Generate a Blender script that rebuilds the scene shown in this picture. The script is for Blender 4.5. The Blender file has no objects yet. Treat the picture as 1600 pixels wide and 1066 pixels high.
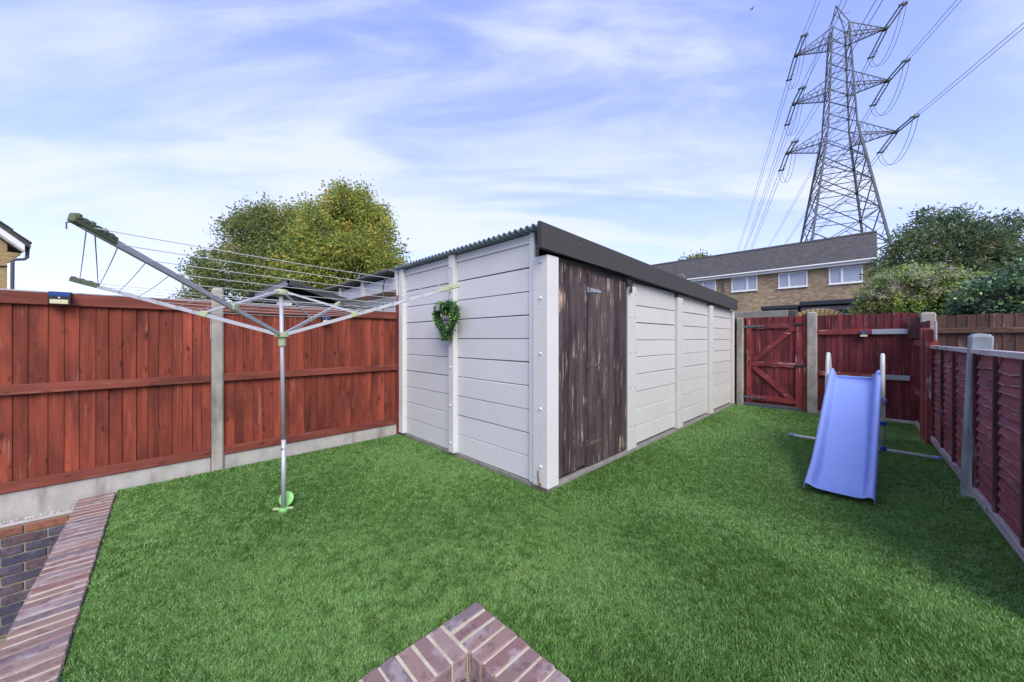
import bpy, math, random
import numpy as np
from mathutils import Vector, Matrix
R = math.radians
rng = random.Random(7)
nrg = np.random.default_rng(11)
scene = bpy.context.scene
col = scene.collection

# ------------------------------------------------------------------ camera
EYE = 1.35
cam_d = bpy.data.cameras.new('camera'); cam = bpy.data.objects.new('camera', cam_d); col.objects.link(cam)
cam.location = (0, 0, EYE); cam.rotation_euler = (R(90), 0, 0)
cam_d.sensor_width = 36; cam_d.lens = 555 / 1600 * 36; cam_d.shift_y = -3 / 1600
cam_d.clip_start = .05; cam_d.clip_end = 5000
scene.camera = cam
# ------------------------------------------------------------------ light
SUN_EL, SUN_AZ = 42, 163          # azimuth measured clockwise from +Y (north): soft light from behind the camera, a little to the right
sd = bpy.data.lights.new('sun', 'SUN'); so = bpy.data.objects.new('sun', sd); col.objects.link(so)
sd.energy = 3.0; sd.angle = R(40); sd.color = (1, .95, .86)
sdir = Vector((math.sin(R(SUN_AZ)) * math.cos(R(SUN_EL)), math.cos(R(SUN_AZ)) * math.cos(R(SUN_EL)), math.sin(R(SUN_EL))))
so.rotation_euler = sdir.to_track_quat('Z', 'Y').to_euler()
so.location = (3, -8, 9)
w = bpy.data.worlds.new('World'); scene.world = w; w.use_nodes = True
wn = w.node_tree.nodes; wl = w.node_tree.links; wn.clear()
def WN(t, **k):
    n = wn.new(t)
    for a, b in k.items(): setattr(n, a, b)
    return n
out = WN('ShaderNodeOutputWorld'); bg = WN('ShaderNodeBackground'); bg.inputs[1].default_value = .15
sky = WN('ShaderNodeTexSky', sky_type='NISHITA', sun_disc=False, sun_elevation=R(SUN_EL), sun_rotation=R(SUN_AZ))
sky.air_density = 1.0; sky.dust_density = .25; sky.ozone_density = 2.2
tc = WN('ShaderNodeTexCoord'); sep = WN('ShaderNodeSeparateXYZ'); wl.new(tc.outputs['Generated'], sep.inputs[0])
def wmath(op, a, b=None, c=None, clamp=False):
    n = WN('ShaderNodeMath', operation=op, use_clamp=clamp)
    for i, v in enumerate((a, b, c)):
        if v is None: continue
        if isinstance(v, (int, float)): n.inputs[i].default_value = v
        else: wl.new(v, n.inputs[i])
    return n.outputs[0]
zc = wmath('MAXIMUM', sep.outputs[2], 0.0)
den = wmath('ADD', zc, .16)
cx = wmath('DIVIDE', sep.outputs[0], den); cy = wmath('DIVIDE', sep.outputs[1], den)
comb = WN('ShaderNodeCombineXYZ'); wl.new(cx, comb.inputs[0]); wl.new(cy, comb.inputs[1])
mp = WN('ShaderNodeMapping'); mp.inputs['Rotation'].default_value = (0, 0, R(-20)); mp.inputs['Scale'].default_value = (.6, 1.7, 1)
mp.inputs['Location'].default_value = (1.2, 5.9, 0)
wl.new(comb.outputs[0], mp.inputs[0])
n1 = WN('ShaderNodeTexNoise'); n1.inputs['Scale'].default_value = 1.35; n1.inputs['Detail'].default_value = 8; n1.inputs['Roughness'].default_value = .56; n1.inputs['Distortion'].default_value = .5
wl.new(mp.outputs[0], n1.inputs['Vector'])
mp2 = WN('ShaderNodeMapping'); mp2.inputs['Scale'].default_value = (.35, .5, 1); mp2.inputs['Location'].default_value = (2.4, 7.7, 0); wl.new(comb.outputs[0], mp2.inputs[0])
n2 = WN('ShaderNodeTexNoise'); n2.inputs['Scale'].default_value = 1.0; n2.inputs['Detail'].default_value = 3; wl.new(mp2.outputs[0], n2.inputs['Vector'])
dens = wmath('ADD', wmath('MULTIPLY', n1.outputs[0], .75), wmath('MULTIPLY', n2.outputs[0], .45))
rm = WN('ShaderNodeMapRange', interpolation_type='SMOOTHSTEP'); rm.inputs[1].default_value = .485; rm.inputs[2].default_value = .72; wl.new(dens, rm.inputs[0])
cover = wmath('MULTIPLY', rm.outputs[0], .85)
hz = WN('ShaderNodeMapRange', interpolation_type='SMOOTHSTEP'); hz.inputs[1].default_value = .40; hz.inputs[2].default_value = .02; wl.new(sep.outputs[2], hz.inputs[0])
cover = wmath('MAXIMUM', cover, wmath('MULTIPLY', hz.outputs[0], .25))
tint = WN('ShaderNodeMix', data_type='RGBA', blend_type='MULTIPLY'); tint.inputs[0].default_value = 1
wl.new(sky.outputs[0], tint.inputs[6]); tint.inputs[7].default_value = (2.35, 1.95, 2.85, 1)
vm1 = WN('ShaderNodeVectorMath', operation='MULTIPLY_ADD'); wl.new(tint.outputs[2], vm1.inputs[0]); vm1.inputs[1].default_value = (.13, .11, .075); vm1.inputs[2].default_value = (1, 1, 1)
vm2 = WN('ShaderNodeVectorMath', operation='DIVIDE'); wl.new(tint.outputs[2], vm2.inputs[0]); wl.new(vm1.outputs[0], vm2.inputs[1])
mix = WN('ShaderNodeMix', data_type='RGBA'); wl.new(cover, mix.inputs[0]); wl.new(vm2.outputs[0], mix.inputs[6]); mix.inputs[7].default_value = (4.05, 4.35, 5.15, 1)
wl.new(mix.outputs[2], bg.inputs[0]); wl.new(bg.outputs[0], out.inputs[0])
# ------------------------------------------------------------------ view
vs = scene.view_settings; vs.view_transform = 'Standard'; vs.look = 'None'; vs.gamma = 1; vs.use_curve_mapping = False
vs.exposure = 0.58
scene.render.engine = 'CYCLES'

# ------------------------------------------------------------------ the plot's own axes: s along the garage, t across it
TH = math.atan2(555, 565)
E1 = Vector((math.cos(TH), math.sin(TH), 0)); E2 = Vector((-math.sin(TH), math.cos(TH), 0))
P0 = Vector((.21707, 3.30066, 0))
def W(s, t, z=0): return P0 + E1 * s + E2 * t + Vector((0, 0, z))

# ------------------------------------------------------------------ mesh helpers
class MB:
    def __init__(self): self.v = []; self.f = []
    def add(self, vs, fs):
        o = len(self.v); self.v += [tuple(p) for p in vs]; self.f += [tuple(i + o for i in q) for q in fs]; return self
    def box(self, x0, x1, y0, y1, z0, z1, m=None):
        vs = [Vector(p) for p in ((x0,y0,z0),(x1,y0,z0),(x1,y1,z0),(x0,y1,z0),(x0,y0,z1),(x1,y0,z1),(x1,y1,z1),(x0,y1,z1))]
        if m: vs = [m @ p for p in vs]
        return self.add(vs, [(3,2,1,0),(4,5,6,7),(0,1,5,4),(1,2,6,5),(2,3,7,6),(3,0,4,7)])
    def cbox(self, x0, x1, y0, y1, z0, z1, c=.004, m=None):
        "box with chamfered edges"
        lo = (x0,y0,z0); hi = (x1,y1,z1); vs = []; ix = {}
        for sx in (0,1):
            for sy in (0,1):
                for sz in (0,1):
                    s = (sx,sy,sz)
                    for ax in range(3):
                        p = [ (lo[k]+(0 if k==ax else c)) if s[k]==0 else (hi[k]-(0 if k==ax else c)) for k in range(3)]
                        ix[(s,ax)] = len(vs); vs.append(Vector(p))
        fs = []
        for ax in range(3):
            a, b = [k for k in range(3) if k != ax]
            for sd_ in (0,1):
                q = []
                for (i,j) in ((0,0),(1,0),(1,1),(0,1)):
                    s = [0,0,0]; s[ax]=sd_; s[a]=i; s[b]=j; q.append(ix[(tuple(s),ax)])
                flip = (sd_==0) ^ (ax==1)
                fs.append(tuple(reversed(q)) if flip else tuple(q))
            for i in (0,1):
                for j in (0,1):
                    s0=[0,0,0]; s1=[0,0,0]; s0[ax]=0; s1[ax]=1; s0[a]=s1[a]=i; s0[b]=s1[b]=j
                    q=[ix[(tuple(s0),a)],ix[(tuple(s1),a)],ix[(tuple(s1),b)],ix[(tuple(s0),b)]]
                    if (i ^ j) ^ (ax==1): q.reverse()
                    q.reverse()
                    fs.append(tuple(q))
        for s in [(i,j,k) for i in (0,1) for j in (0,1) for k in (0,1)]:
            q=[ix[(s,0)],ix[(s,1)],ix[(s,2)]]
            if (s[0]+s[1]+s[2])%2==0: q.reverse()
            fs.append(tuple(q))
        if m: vs=[m@p for p in vs]
        return self.add(vs, fs)
    def prism(self, poly, d0, d1, fn):
        "poly of 2-D points, fn(a,b,d) -> xyz"
        n=len(poly); vs=[fn(a,b,d0) for a,b in poly]+[fn(a,b,d1) for a,b in poly]
        fs=[tuple(range(n-1,-1,-1)),tuple(range(n,2*n))]+[(i,(i+1)%n,n+(i+1)%n,n+i) for i in range(n)]
        return self.add(vs,fs)
    def tube(self, pts, r, n=8, cap=True, closed=False):
        pts=[Vector(p) for p in pts]; k=len(pts); rr=r if isinstance(r,(list,tuple)) else [r]*k
        up=None; vs=[]; fs=[]
        for i,p in enumerate(pts):
            if closed: d=pts[(i+1)%k]-pts[i-1]
            else: d=pts[min(i+1,k-1)]-pts[max(i-1,0)]
            d.normalize()
            if up is None:
                up=d.orthogonal().normalized()
            else:
                up=(up-d*up.dot(d)); up.normalize()
            b=d.cross(up)
            for j in range(n):
                a=2*math.pi*j/n; vs.append(p+(up*math.cos(a)+b*math.sin(a))*rr[i])
        for i in range(k if closed else k-1):
            for j in range(n):
                i2=(i+1)%k
                fs.append((i*n+j,i*n+(j+1)%n,i2*n+(j+1)%n,i2*n+j))
        if cap and not closed:
            fs.append(tuple(range(n-1,-1,-1))); fs.append(tuple((k-1)*n+j for j in range(n)))
        return self.add(vs,fs)
    def bar(self, a, b, wd, ht, up=(0,0,1)):
        "rectangular bar from a to b"
        a=Vector(a); b=Vector(b); d=b-a; L=d.length; d.normalize(); u=Vector(up); x=d.cross(u)
        if x.length<1e-4: x=d.orthogonal()
        x.normalize(); u=x.cross(d)
        m=Matrix.Translation(a)@Matrix((x,d,u)).transposed().to_4x4()
        return self.box(-wd/2,wd/2,0,L,-ht/2,ht/2,m)
    def grid(self, nx, ny, fn):
        vs=[fn(i,j) for j in range(ny+1) for i in range(nx+1)]
        fs=[(j*(nx+1)+i,j*(nx+1)+i+1,(j+1)*(nx+1)+i+1,(j+1)*(nx+1)+i) for j in range(ny) for i in range(nx)]
        return self.add(vs,fs)
    def lathe(self, prof, n=16, m=None):
        vs=[];fs=[]
        for r,z in prof:
            for j in range(n):
                a=2*math.pi*j/n; p=Vector((r*math.cos(a),r*math.sin(a),z)); vs.append(m@p if m else p)
        for i in range(len(prof)-1):
            for j in range(n): fs.append((i*n+j,i*n+(j+1)%n,(i+1)*n+(j+1)%n,(i+1)*n+j))
        fs.append(tuple(range(n-1,-1,-1))); fs.append(tuple((len(prof)-1)*n+j for j in range(n)))
        return self.add(vs,fs)
    def mesh(self, name, smooth=False):
        me=bpy.data.meshes.new(name); me.from_pydata(self.v,[],self.f); me.update()
        if smooth: me.polygons.foreach_set('use_smooth',[True]*len(me.polygons))
        return me
    def build(self, name, mat, parent=None, loc=(0,0,0), rot=(0,0,0), smooth=False):
        me=self.mesh(name,smooth); me.materials.append(mat)
        return put(name,me,parent,loc,rot)
def put(name, me, parent=None, loc=(0,0,0), rot=(0,0,0)):
    o=bpy.data.objects.new(name,me); col.objects.link(o); o.parent=parent; o.location=loc; o.rotation_euler=rot; return o
def shared(mb, name, mat, smooth=False):
    me=mb.mesh(name,smooth); me.materials.append(mat); return me
def tag(o, label=None, cat=None, group=None, kind=None):
    if label: o['label']=label
    if cat: o['category']=cat
    if group: o['group']=group
    if kind: o['kind']=kind
    return o
def thing(name, label, cat, loc, rz=TH, group=None):
    o=bpy.data.objects.new(name,None); col.objects.link(o); o.location=loc; o.rotation_euler=(0,0,rz); o.empty_display_size=.1
    return tag(o,label,cat,group)
def fast_mesh(name, V, quads=None, tris=None, attr=None):
    me=bpy.data.meshes.new(name); V=np.asarray(V,dtype=np.float32)
    F=[];
    nq=0 if quads is None else len(quads); ntr=0 if tris is None else len(tris)
    me.vertices.add(len(V)); me.vertices.foreach_set('co',V.ravel())
    loops=np.concatenate([np.asarray(x,dtype=np.int32).ravel() for x in (quads,tris) if x is not None and len(x)])
    me.loops.add(len(loops)); me.loops.foreach_set('vertex_index',loops)
    me.polygons.add(nq+ntr)
    st=np.concatenate([np.arange(nq)*4, nq*4+np.arange(ntr)*3]).astype(np.int32)
    me.polygons.foreach_set('loop_start',st)
    me.update(calc_edges=True)
    if attr is not None:
        a=me.attributes.new('rnd','FLOAT','FACE'); a.data.foreach_set('value',np.asarray(attr,dtype=np.float32))
    return me

# ------------------------------------------------------------------ materials
class NT:
    def __init__(self,name):
        self.m=bpy.data.materials.new(name); self.m.use_nodes=True; self.t=self.m.node_tree; self.n=self.t.nodes; self.l=self.t.links
        self.p=self.n['Principled BSDF']
    def N(self,t,ins=None,**k):
        n=self.n.new(t)
        for a,b in k.items(): setattr(n,a,b)
        for a,b in (ins or {}).items(): self.s(n.inputs[a],b)
        return n
    def s(self,inp,v):
        if hasattr(v,'is_output') or isinstance(v,bpy.types.NodeSocket): self.l.new(v,inp)
        else:
            if isinstance(v,(tuple,list)) and len(v)==3 and inp.type=='RGBA': v=(*v,1)
            inp.default_value=v
    def coords(self,scale=(1,1,1),jitter=True,kind='Object'):
        tc=self.N('ShaderNodeTexCoord').outputs[kind]
        if jitter:
            r=self.N('ShaderNodeObjectInfo').outputs['Random']
            mu=self.N('ShaderNodeMath',{0:r,1:37.0},operation='MULTIPLY').outputs[0]
            cb=self.N('ShaderNodeCombineXYZ',{0:mu,1:mu,2:mu}).outputs[0]
            tc=self.N('ShaderNodeVectorMath',{0:tc,1:cb},operation='ADD').outputs[0]
        return self.N('ShaderNodeMapping',{'Vector':tc,'Scale':scale}).outputs[0]
    def noise(self,vec,scale,detail=4,rough=.55,dist=0):
        return self.N('ShaderNodeTexNoise',{'Vector':vec,'Scale':scale,'Detail':detail,'Roughness':rough,'Distortion':dist}).outputs[0]
    def ramp(self,f,stops,interp='LINEAR'):
        n=self.N('ShaderNodeValToRGB',{0:f}); cr=n.color_ramp; cr.interpolation=interp
        while len(cr.elements)<len(stops): cr.elements.new(.5)
        for e,(p,c) in zip(cr.elements,stops): e.position=p; e.color=(*c,1) if len(c)==3 else c
        return n.outputs[0]
    def rng(self,f,a,b,c=0.,d=1.,smooth=True):
        return self.N('ShaderNodeMapRange',{0:f,1:a,2:b,3:c,4:d},interpolation_type='SMOOTHSTEP' if smooth else 'LINEAR').outputs[0]
    def mix(self,f,a,b,mode='MIX'):
        n=self.N('ShaderNodeMix',data_type='RGBA',blend_type=mode); self.s(n.inputs[0],f); self.s(n.inputs[6],a); self.s(n.inputs[7],b); return n.outputs[2]
    def mul(self,a,b): return self.N('ShaderNodeMath',{0:a,1:b},operation='MULTIPLY').outputs[0]
    def addm(self,a,b): return self.N('ShaderNodeMath',{0:a,1:b},operation='ADD').outputs[0]
    def val(self,c,v): return self.N('ShaderNodeHueSaturation',{'Value':v,'Color':c}).outputs[0]
    def rand(self): return self.N('ShaderNodeObjectInfo').outputs['Random']
    def bump(self,h,strength=.3,dist=.01): self.s(self.p.inputs['Normal'],self.N('ShaderNodeBump',{'Height':h,'Strength':strength,'Distance':dist}).outputs[0])
    def out(self,c=None,rough=.7,spec=.5,metal=0.):
        if c is not None: self.s(self.p.inputs['Base Color'],c)
        self.s(self.p.inputs['Roughness'],rough); self.s(self.p.inputs['Specular IOR Level'],spec); self.s(self.p.inputs['Metallic'],metal)
        return self.m
def wood(name,c1,c2,dark,axis='z',wear=None,wear_amt=.6,knots=True,vary=.35,rough=.75):
    t=NT(name); lo=1.6; hi=26
    sc={'z':(hi,hi,lo),'x':(lo,hi,hi),'y':(hi,lo,hi)}[axis]
    v=t.coords(sc); g=t.noise(v,1.0,5,.6,.6)
    c=t.ramp(g,[(.3,c1),(.62,c2)])
    sc2={'z':(3,3,.9),'x':(.9,3,3),'y':(3,.9,3)}[axis]
    b=t.noise(t.coords(sc2),1.7,3,.5)
    c=t.mix(t.rng(b,.42,.72,0,.75),c,dark)
    if knots:
        for (ka,kb,kr,ks) in ((10,3.6,.19,.8),(16,6.5,.20,.6)):
            sk={'z':(ka,ka,kb),'x':(kb,ka,ka),'y':(ka,kb,ka)}[axis]
            kv=t.coords(sk); ds=t.N('ShaderNodeTexNoise',{'Vector':kv,'Scale':2.2,'Detail':2}).outputs['Color']
            kv=t.N('ShaderNodeVectorMath',{0:kv,1:t.N('ShaderNodeVectorMath',{0:ds,1:(.55,.55,.55)},operation='MULTIPLY').outputs[0]},operation='ADD').outputs[0]
            vo=t.N('ShaderNodeTexVoronoi',{'Vector':kv,'Scale':1.0}).outputs['Distance']
            k=t.rng(vo,.04,kr,1,0); c=t.mix(t.mul(k,ks),c,tuple(x*.35 for x in dark))
    if wear:
        sw={'z':(30,30,2.2),'x':(2.2,30,30),'y':(30,2.2,30)}[axis]
        wv=t.noise(t.coords(sw),1.0,4,.65,.3); big=t.noise(t.coords((2.2,2.2,2.2)),1.3,2)
        wm=t.mul(t.rng(wv,.56,.66),t.rng(big,.45,.62,0,wear_amt)); c=t.mix(wm,c,wear)
    c=t.val(c,t.rng(t.rand(),0,1,1-vary/2,1+vary/2,False))
    t.bump(t.addm(g,t.mul(b,.4)),.45,.004)
    return t.out(c,rough,.3)
def concrete(name,c1,c2,sc=1.0,rough=.9,bump=.5,stain=None,jit=True):
    t=NT(name); v=t.coords((sc,)*3,jit)
    a=t.noise(v,6,5,.6); f=t.noise(v,90,3,.7)
    c=t.mix(t.rng(a,.35,.68),c1,c2); c=t.mix(t.rng(f,.55,.75,0,.5),c,tuple(x*.45 for x in c1))
    if stain:
        s2=t.noise(t.coords((5*sc,5*sc,.8*sc),jit),1.2,4,.6); c=t.mix(t.rng(s2,.52,.72,0,.8),c,stain)
    t.bump(t.addm(t.mul(a,.6),f),bump,.006)
    return t.out(c,rough,.3)
def paint(name,c,rough=.5,bump=.15,dirt=None,bs=60,metal=0.,spec=.5):
    t=NT(name); v=t.coords((1,1,1)); a=t.noise(v,bs,4,.6); b=t.noise(v,3.5,4,.6)
    cc=t.mix(t.rng(b,.4,.75,0,.5),c,dirt if dirt else tuple(x*.82 for x in c))
    t.bump(a,bump,.004); return t.out(cc,t.rng(b,.2,.8,rough-.08,rough+.1),spec,metal)

m_white=None
def garage_white(name,c,tex=.25):
    t=NT(name); v=t.coords((1,1,1)); a=t.noise(v,70,4,.65); b=t.noise(v,2.5,5,.6); d=t.noise(t.coords((14,14,3)),1.5,5,.65)
    cc=t.mix(t.rng(b,.4,.75,0,.45),c,tuple(x*.90 for x in c)); cc=t.mix(t.rng(d,.62,.85,0,.30),cc,(.36,.34,.31))
    cc=t.val(cc,t.rng(t.rand(),0,1,.965,1.03,False))
    t.bump(t.addm(a,t.mul(b,.6)),tex,.006); return t.out(cc,.62,.35)
M={}
M['gwhite']=garage_white('white_masonry_paint',(.58,.58,.60))
M['gwhite_sunlit']=garage_white('sunlit_white_masonry_paint',(.50,.49,.475))  # same white paint; warm light on the door face put into the colour
M['gpost']=garage_white('rough_white_render',(.58,.575,.57),.9)
M['fence_red']=wood('red_brown_fence_stain',(.130,.024,.015),(.24,.048,.025),(.062,.013,.009),'z',(.36,.20,.14),.3,vary=.6)
M['rail_red']=wood('red_brown_rail_stain',(.155,.036,.025),(.215,.056,.037),(.09,.021,.015),'x',(.36,.24,.18),.25,vary=.2)
M['fence_crim']=wood('crimson_fence_stain',(.090,.013,.019),(.155,.027,.033),(.048,.009,.014),'z',(.32,.20,.21),.5,vary=.5)
M['rail_crim']=wood('crimson_rail_stain',(.165,.022,.026),(.235,.045,.044),(.10,.018,.021),'y',(.45,.36,.36),1.2)
M['rail_crimz']=wood('crimson_upright_stain',(.165,.022,.026),(.235,.045,.044),(.10,.018,.021),'z',(.45,.36,.36),1.2)
M['waney']=wood('plum_panel_stain',(.145,.030,.042),(.225,.058,.074),(.085,.022,.032),'x',(.30,.23,.29),.7,knots=False)
M['slat_edge']=wood('worn_slat_edge',(.20,.12,.15),(.36,.28,.34),(.14,.07,.09),'x',None,knots=False)
M['batten']=wood('plum_batten_stain',(.055,.02,.022),(.10,.036,.038),(.03,.014,.016),'z',(.26,.22,.26),.9,knots=False)
M['fence_brown']=wood('brown_fence_wood',(.060,.030,.025),(.105,.055,.043),(.045,.030,.030),'z',(.19,.165,.18),1.1,vary=.5)
M['rail_brown']=wood('brown_rail_wood',(.075,.04,.028),(.12,.066,.046),(.05,.026,.02),'y',(.24,.2,.18),.6)
M['grey_wood']=wood('bare_grey_wood',(.34,.33,.36),(.46,.45,.49),(.25,.24,.26),'y',None)
M['grey_woodx']=wood('bare_grey_capping',(.28,.24,.27),(.44,.41,.45),(.16,.12,.14),'x',None)
M['door']=wood('weathered_dark_door_boards',(.026,.020,.026),(.090,.062,.060),(.020,.016,.022),'z',(.34,.245,.19),1.7,vary=.7,rough=.65)
M['door_trim']=wood('dark_weathered_trim',(.030,.020,.02),(.06,.04,.036),(.02,.014,.015),'x',(.25,.17,.12),.8)
M['concrete']=concrete('post_concrete',(.36,.335,.30),(.24,.225,.20),1.0,stain=(.16,.15,.13))
M['board_conc']=concrete('gravel_board_concrete',(.42,.40,.38),(.33,.32,.30),1.0,stain=(.20,.18,.16))
M['slab']=concrete('base_slab_concrete',(.25,.24,.22),(.18,.17,.16))
M['blue_conc']=concrete('weathered_post_concrete',(.26,.29,.32),(.17,.19,.21),1.0,stain=(.10,.11,.12))
M['paving']=concrete('patio_concrete',(.33,.31,.29),(.25,.24,.22))
M['mortar']=concrete('pale_mortar',(.50,.44,.35),(.38,.33,.26),2.0)
M['mortar_dark']=concrete('old_mortar',(.30,.27,.20),(.20,.18,.14),2.0)
M['mortar_top']=concrete('smeared_mortar',(.48,.43,.43),(.38,.34,.35),2.0)
def bricks(name,cols,spot=(.42,.38,.42),amt=.55):
    t=NT(name); n=len(cols); c=t.ramp(t.rand(),[(i/n,k) for i,k in enumerate(cols)],'CONSTANT')
    v=t.coords((1,1,1)); a=t.noise(v,9,4,.6); f=t.noise(v,120,3,.7); b=t.noise(v,22,3,.6)
    c=t.mix(t.rng(a,.50,.62,0,amt),c,spot); c=t.mix(t.rng(b,.52,.68,0,.55),c,tuple(x*.45 for x in cols[0])); c=t.mix(t.rng(f,.55,.75,0,.4),c,(.07,.05,.06))
    t.bump(t.addm(t.mul(a,.7),f),.5,.004); return t.out(c,.8,.3)
M['coping']=bricks('purple_coping_brick',[(.20,.13,.13),(.24,.155,.145),(.17,.13,.15),(.25,.175,.17),(.21,.118,.12),(.22,.165,.175)],(.31,.26,.285),.65)
M['wallbrick']=bricks('shaded_blue_grey_wall_brick',[(.060,.055,.085),(.085,.065,.085),(.055,.055,.09),(.10,.065,.075),(.075,.066,.105)],(.14,.125,.175),.5)  # blue-grey brick darkened: shade on the sunken walls put into the colour
M['redbrick']=bricks('red_brown_brick',[(.24,.10,.065),(.20,.085,.06),(.28,.13,.085)],(.30,.2,.16),.4)
M['shedboard']=wood('slate_blue_shed_board',(.035,.038,.048),(.065,.068,.08),(.02,.022,.028),'x',None,knots=False)
M['shedtrim']=paint('grey_trim',(.13,.14,.17),.7,.3)
# far bricks
def farbrick(name,cols,mort,scale):
    t=NT(name); tcn=t.N('ShaderNodeTexCoord').outputs['Object']
    sp=t.N('ShaderNodeSeparateXYZ',{0:tcn}); cb=t.N('ShaderNodeCombineXYZ',{0:t.addm(sp.outputs[0],sp.outputs[1]),1:sp.outputs[2]}).outputs[0]
    b=t.N('ShaderNodeTexBrick',{'Vector':cb,'Color1':(0,0,0,1),'Color2':(1,1,1,1),'Mortar':(.5,.5,.5,1),'Scale':1.0,'Mortar Size':.008,'Brick Width':.225,'Row Height':.075,'Bias':0.})
    a=t.noise(tcn,5,4,.65); big=t.noise(tcn,.9,4,.6)
    v=t.N('ShaderNodeRGBToBW',{0:b.outputs[0]}).outputs[0]
    sc=t.noise(t.N('ShaderNodeMapping',{'Vector':cb,'Scale':(2.2,9,1)}).outputs[0],1.6,2,.5)
    c=t.ramp(t.addm(t.mul(v,.3),t.mul(sc,.75)),[(.15+.7*i/(len(cols)-1),k) for i,k in enumerate(cols)])
    c=t.mix(t.rng(big,.4,.75,0,.45),c,cols[0]); c=t.mix(t.mul(b.outputs['Fac'],.85),c,mort)
    t.bump(t.addm(t.mul(b.outputs['Fac'],-1.),t.mul(a,.5)),.5,.02); return t.out(c,.85,.3)
M['yellowbrick']=farbrick('buff_multi_stock_brick',[(.13,.09,.06),(.26,.18,.105),(.42,.31,.20),(.52,.43,.30)],(.30,.26,.20),1)
M['goldbrick']=farbrick('golden_stock_brick',[(.22,.14,.06),(.36,.25,.11),(.46,.34,.17)],(.38,.32,.22),1)
def plain(name,c,rough=.5,spec=.5,metal=0.): return NT(name).out(c,rough,spec,metal)
M['tile']=concrete('slate_grey_roof_tile',(.060,.058,.066),(.095,.092,.098),.7,.85,.4,(.11,.105,.09))
M['felt']=paint('brown_black_roofing_felt',(.038,.034,.036),.75,.5,(.052,.047,.048),25)
M['roofsheet']=concrete('blue_grey_fibre_cement',(.20,.27,.33),(.28,.34,.39),1.0,.8,.3,(.09,.11,.12),False)
M['oldsheet']=concrete('mossy_grey_fibre_cement',(.26,.26,.27),(.14,.14,.13),1.0,.9,.4,(.10,.10,.07),False)
M['upvc']=paint('white_plastic',(.78,.78,.80),.35,.05)
M['soffit']=paint('grey_soffit',(.5,.5,.5),.6,.05)
M['gutter']=paint('dark_grey_plastic',(.07,.07,.09),.4,.05)
M['anthracite']=paint('anthracite_metal',(.022,.026,.034),.4,.05)
M['glass']=plain('window_glass',(.06,.07,.09),.04,.9)
def curtain():
    t=NT('net_curtain'); v=t.coords((40,40,1.5)); a=t.noise(v,1,3); c=t.mix(a,(.25,.29,.38),(.40,.43,.52)); t.p.inputs['Coat Weight'].default_value=1.; t.p.inputs['Coat Roughness'].default_value=.03; return t.out(c,.6,.5)
M['curtain']=curtain()
M['steel']=paint('galvanised_steel',(.070,.080,.10),.6,.1,(.045,.052,.066),8,.1)
M['wire']=plain('conductor_wire',(.075,.08,.095),.6,.4,.3)
M['insul']=plain('insulator_glass',(.12,.155,.145),.3,.6)
M['alu']=paint('dull_aluminium',(.42,.43,.47),.5,.1,(.34,.35,.39),30,.35)
M['greenp']=paint('faded_green_plastic',(.36,.42,.25),.55,.15,(.28,.35,.20),20)
M['mossp']=paint('mossy_green_plastic',(.085,.105,.06),.8,.5,(.04,.045,.03),40)
M['limep']=paint('bright_green_plastic',(.20,.50,.14),.4,.05,(.18,.42,.14))
M['line']=plain('washing_line',(.42,.44,.46),.6,.3)
M['line_dark']=plain('mildewed_line',(.10,.10,.10),.8,.2)
M['slide']=paint('periwinkle_blue_plastic',(.19,.265,.62),.38,.03,(.17,.24,.58),8)
M['clamp']=paint('royal_blue_plastic',(.035,.10,.48),.35,.05,(.03,.08,.4))
M['tubegrey']=paint('grey_painted_tube',(.46,.47,.45),.4,.05,(.38,.39,.38))
M['tubewhite']=paint('white_painted_tube',(.68,.70,.72),.4,.05)
M['black']=paint('black_ironmongery',(.014,.016,.02),.5,.2,(.03,.028,.028))
M['bluesteel']=paint('blue_grey_strap_metal',(.06,.085,.115),.45,.2,(.075,.07,.07))
M['zinc']=paint('zinc_strap',(.33,.35,.40),.45,.2,(.24,.25,.28),20,.4)
M['rust']=paint('rusty_steel',(.17,.075,.04),.8,.4,(.10,.08,.08),50)
M['dullrust']=paint('dull_rusted_steel',(.105,.07,.055),.75,.4,(.08,.07,.07),50)
M['lampblack']=plain('lamp_black_plastic',(.012,.013,.016),.3,.5)
M['lampblue']=plain('solar_cell',(.012,.04,.13),.15,.7)
M['lamplens']=plain('lamp_lens',(.55,.52,.33),.3,.5)
M['skin_cable']=plain('green_cable',(.02,.07,.045),.5)
M['bird']=plain('dark_feathers',(.01,.01,.012),.8)
M['bark']=concrete('tree_bark',(.085,.07,.055),(.05,.04,.032),3.0,.95,.8)
M['leafdry']=plain('dead_twig',(.16,.11,.085),.9,.2)
def leafmat(name,stops,trans=.45,rough=.5,spec=.35):
    t=NT(name); a=t.N('ShaderNodeAttribute',attribute_name='rnd').outputs['Fac']
    c=t.ramp(a,stops); t.s(t.p.inputs['Base Color'],c); t.s(t.p.inputs['Roughness'],rough); t.s(t.p.inputs['Specular IOR Level'],spec)
    tr=t.N('ShaderNodeBsdfTranslucent',{'Color':t.val(c,1.25)}); mx=t.N('ShaderNodeMixShader',{0:trans,1:t.p.outputs[0],2:tr.outputs[0]})
    t.l.new(mx.outputs[0],t.n['Material Output'].inputs[0]); return t.m
M['leaf_lime']=leafmat('autumn_green_leaf',[(0,(0.083,0.140,0.044)),(.4,(0.209,0.272,0.066)),(.72,(0.406,0.418,0.083)),(.9,(0.587,0.503,0.097)),(1,(0.642,0.322,0.078))])
M['leaf_lime2']=leafmat('olive_green_leaf',[(0,(0.085,0.131,0.055)),(.45,(0.195,0.244,0.078)),(.8,(0.345,0.345,0.104)),(1,(0.508,0.329,0.120))])
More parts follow.
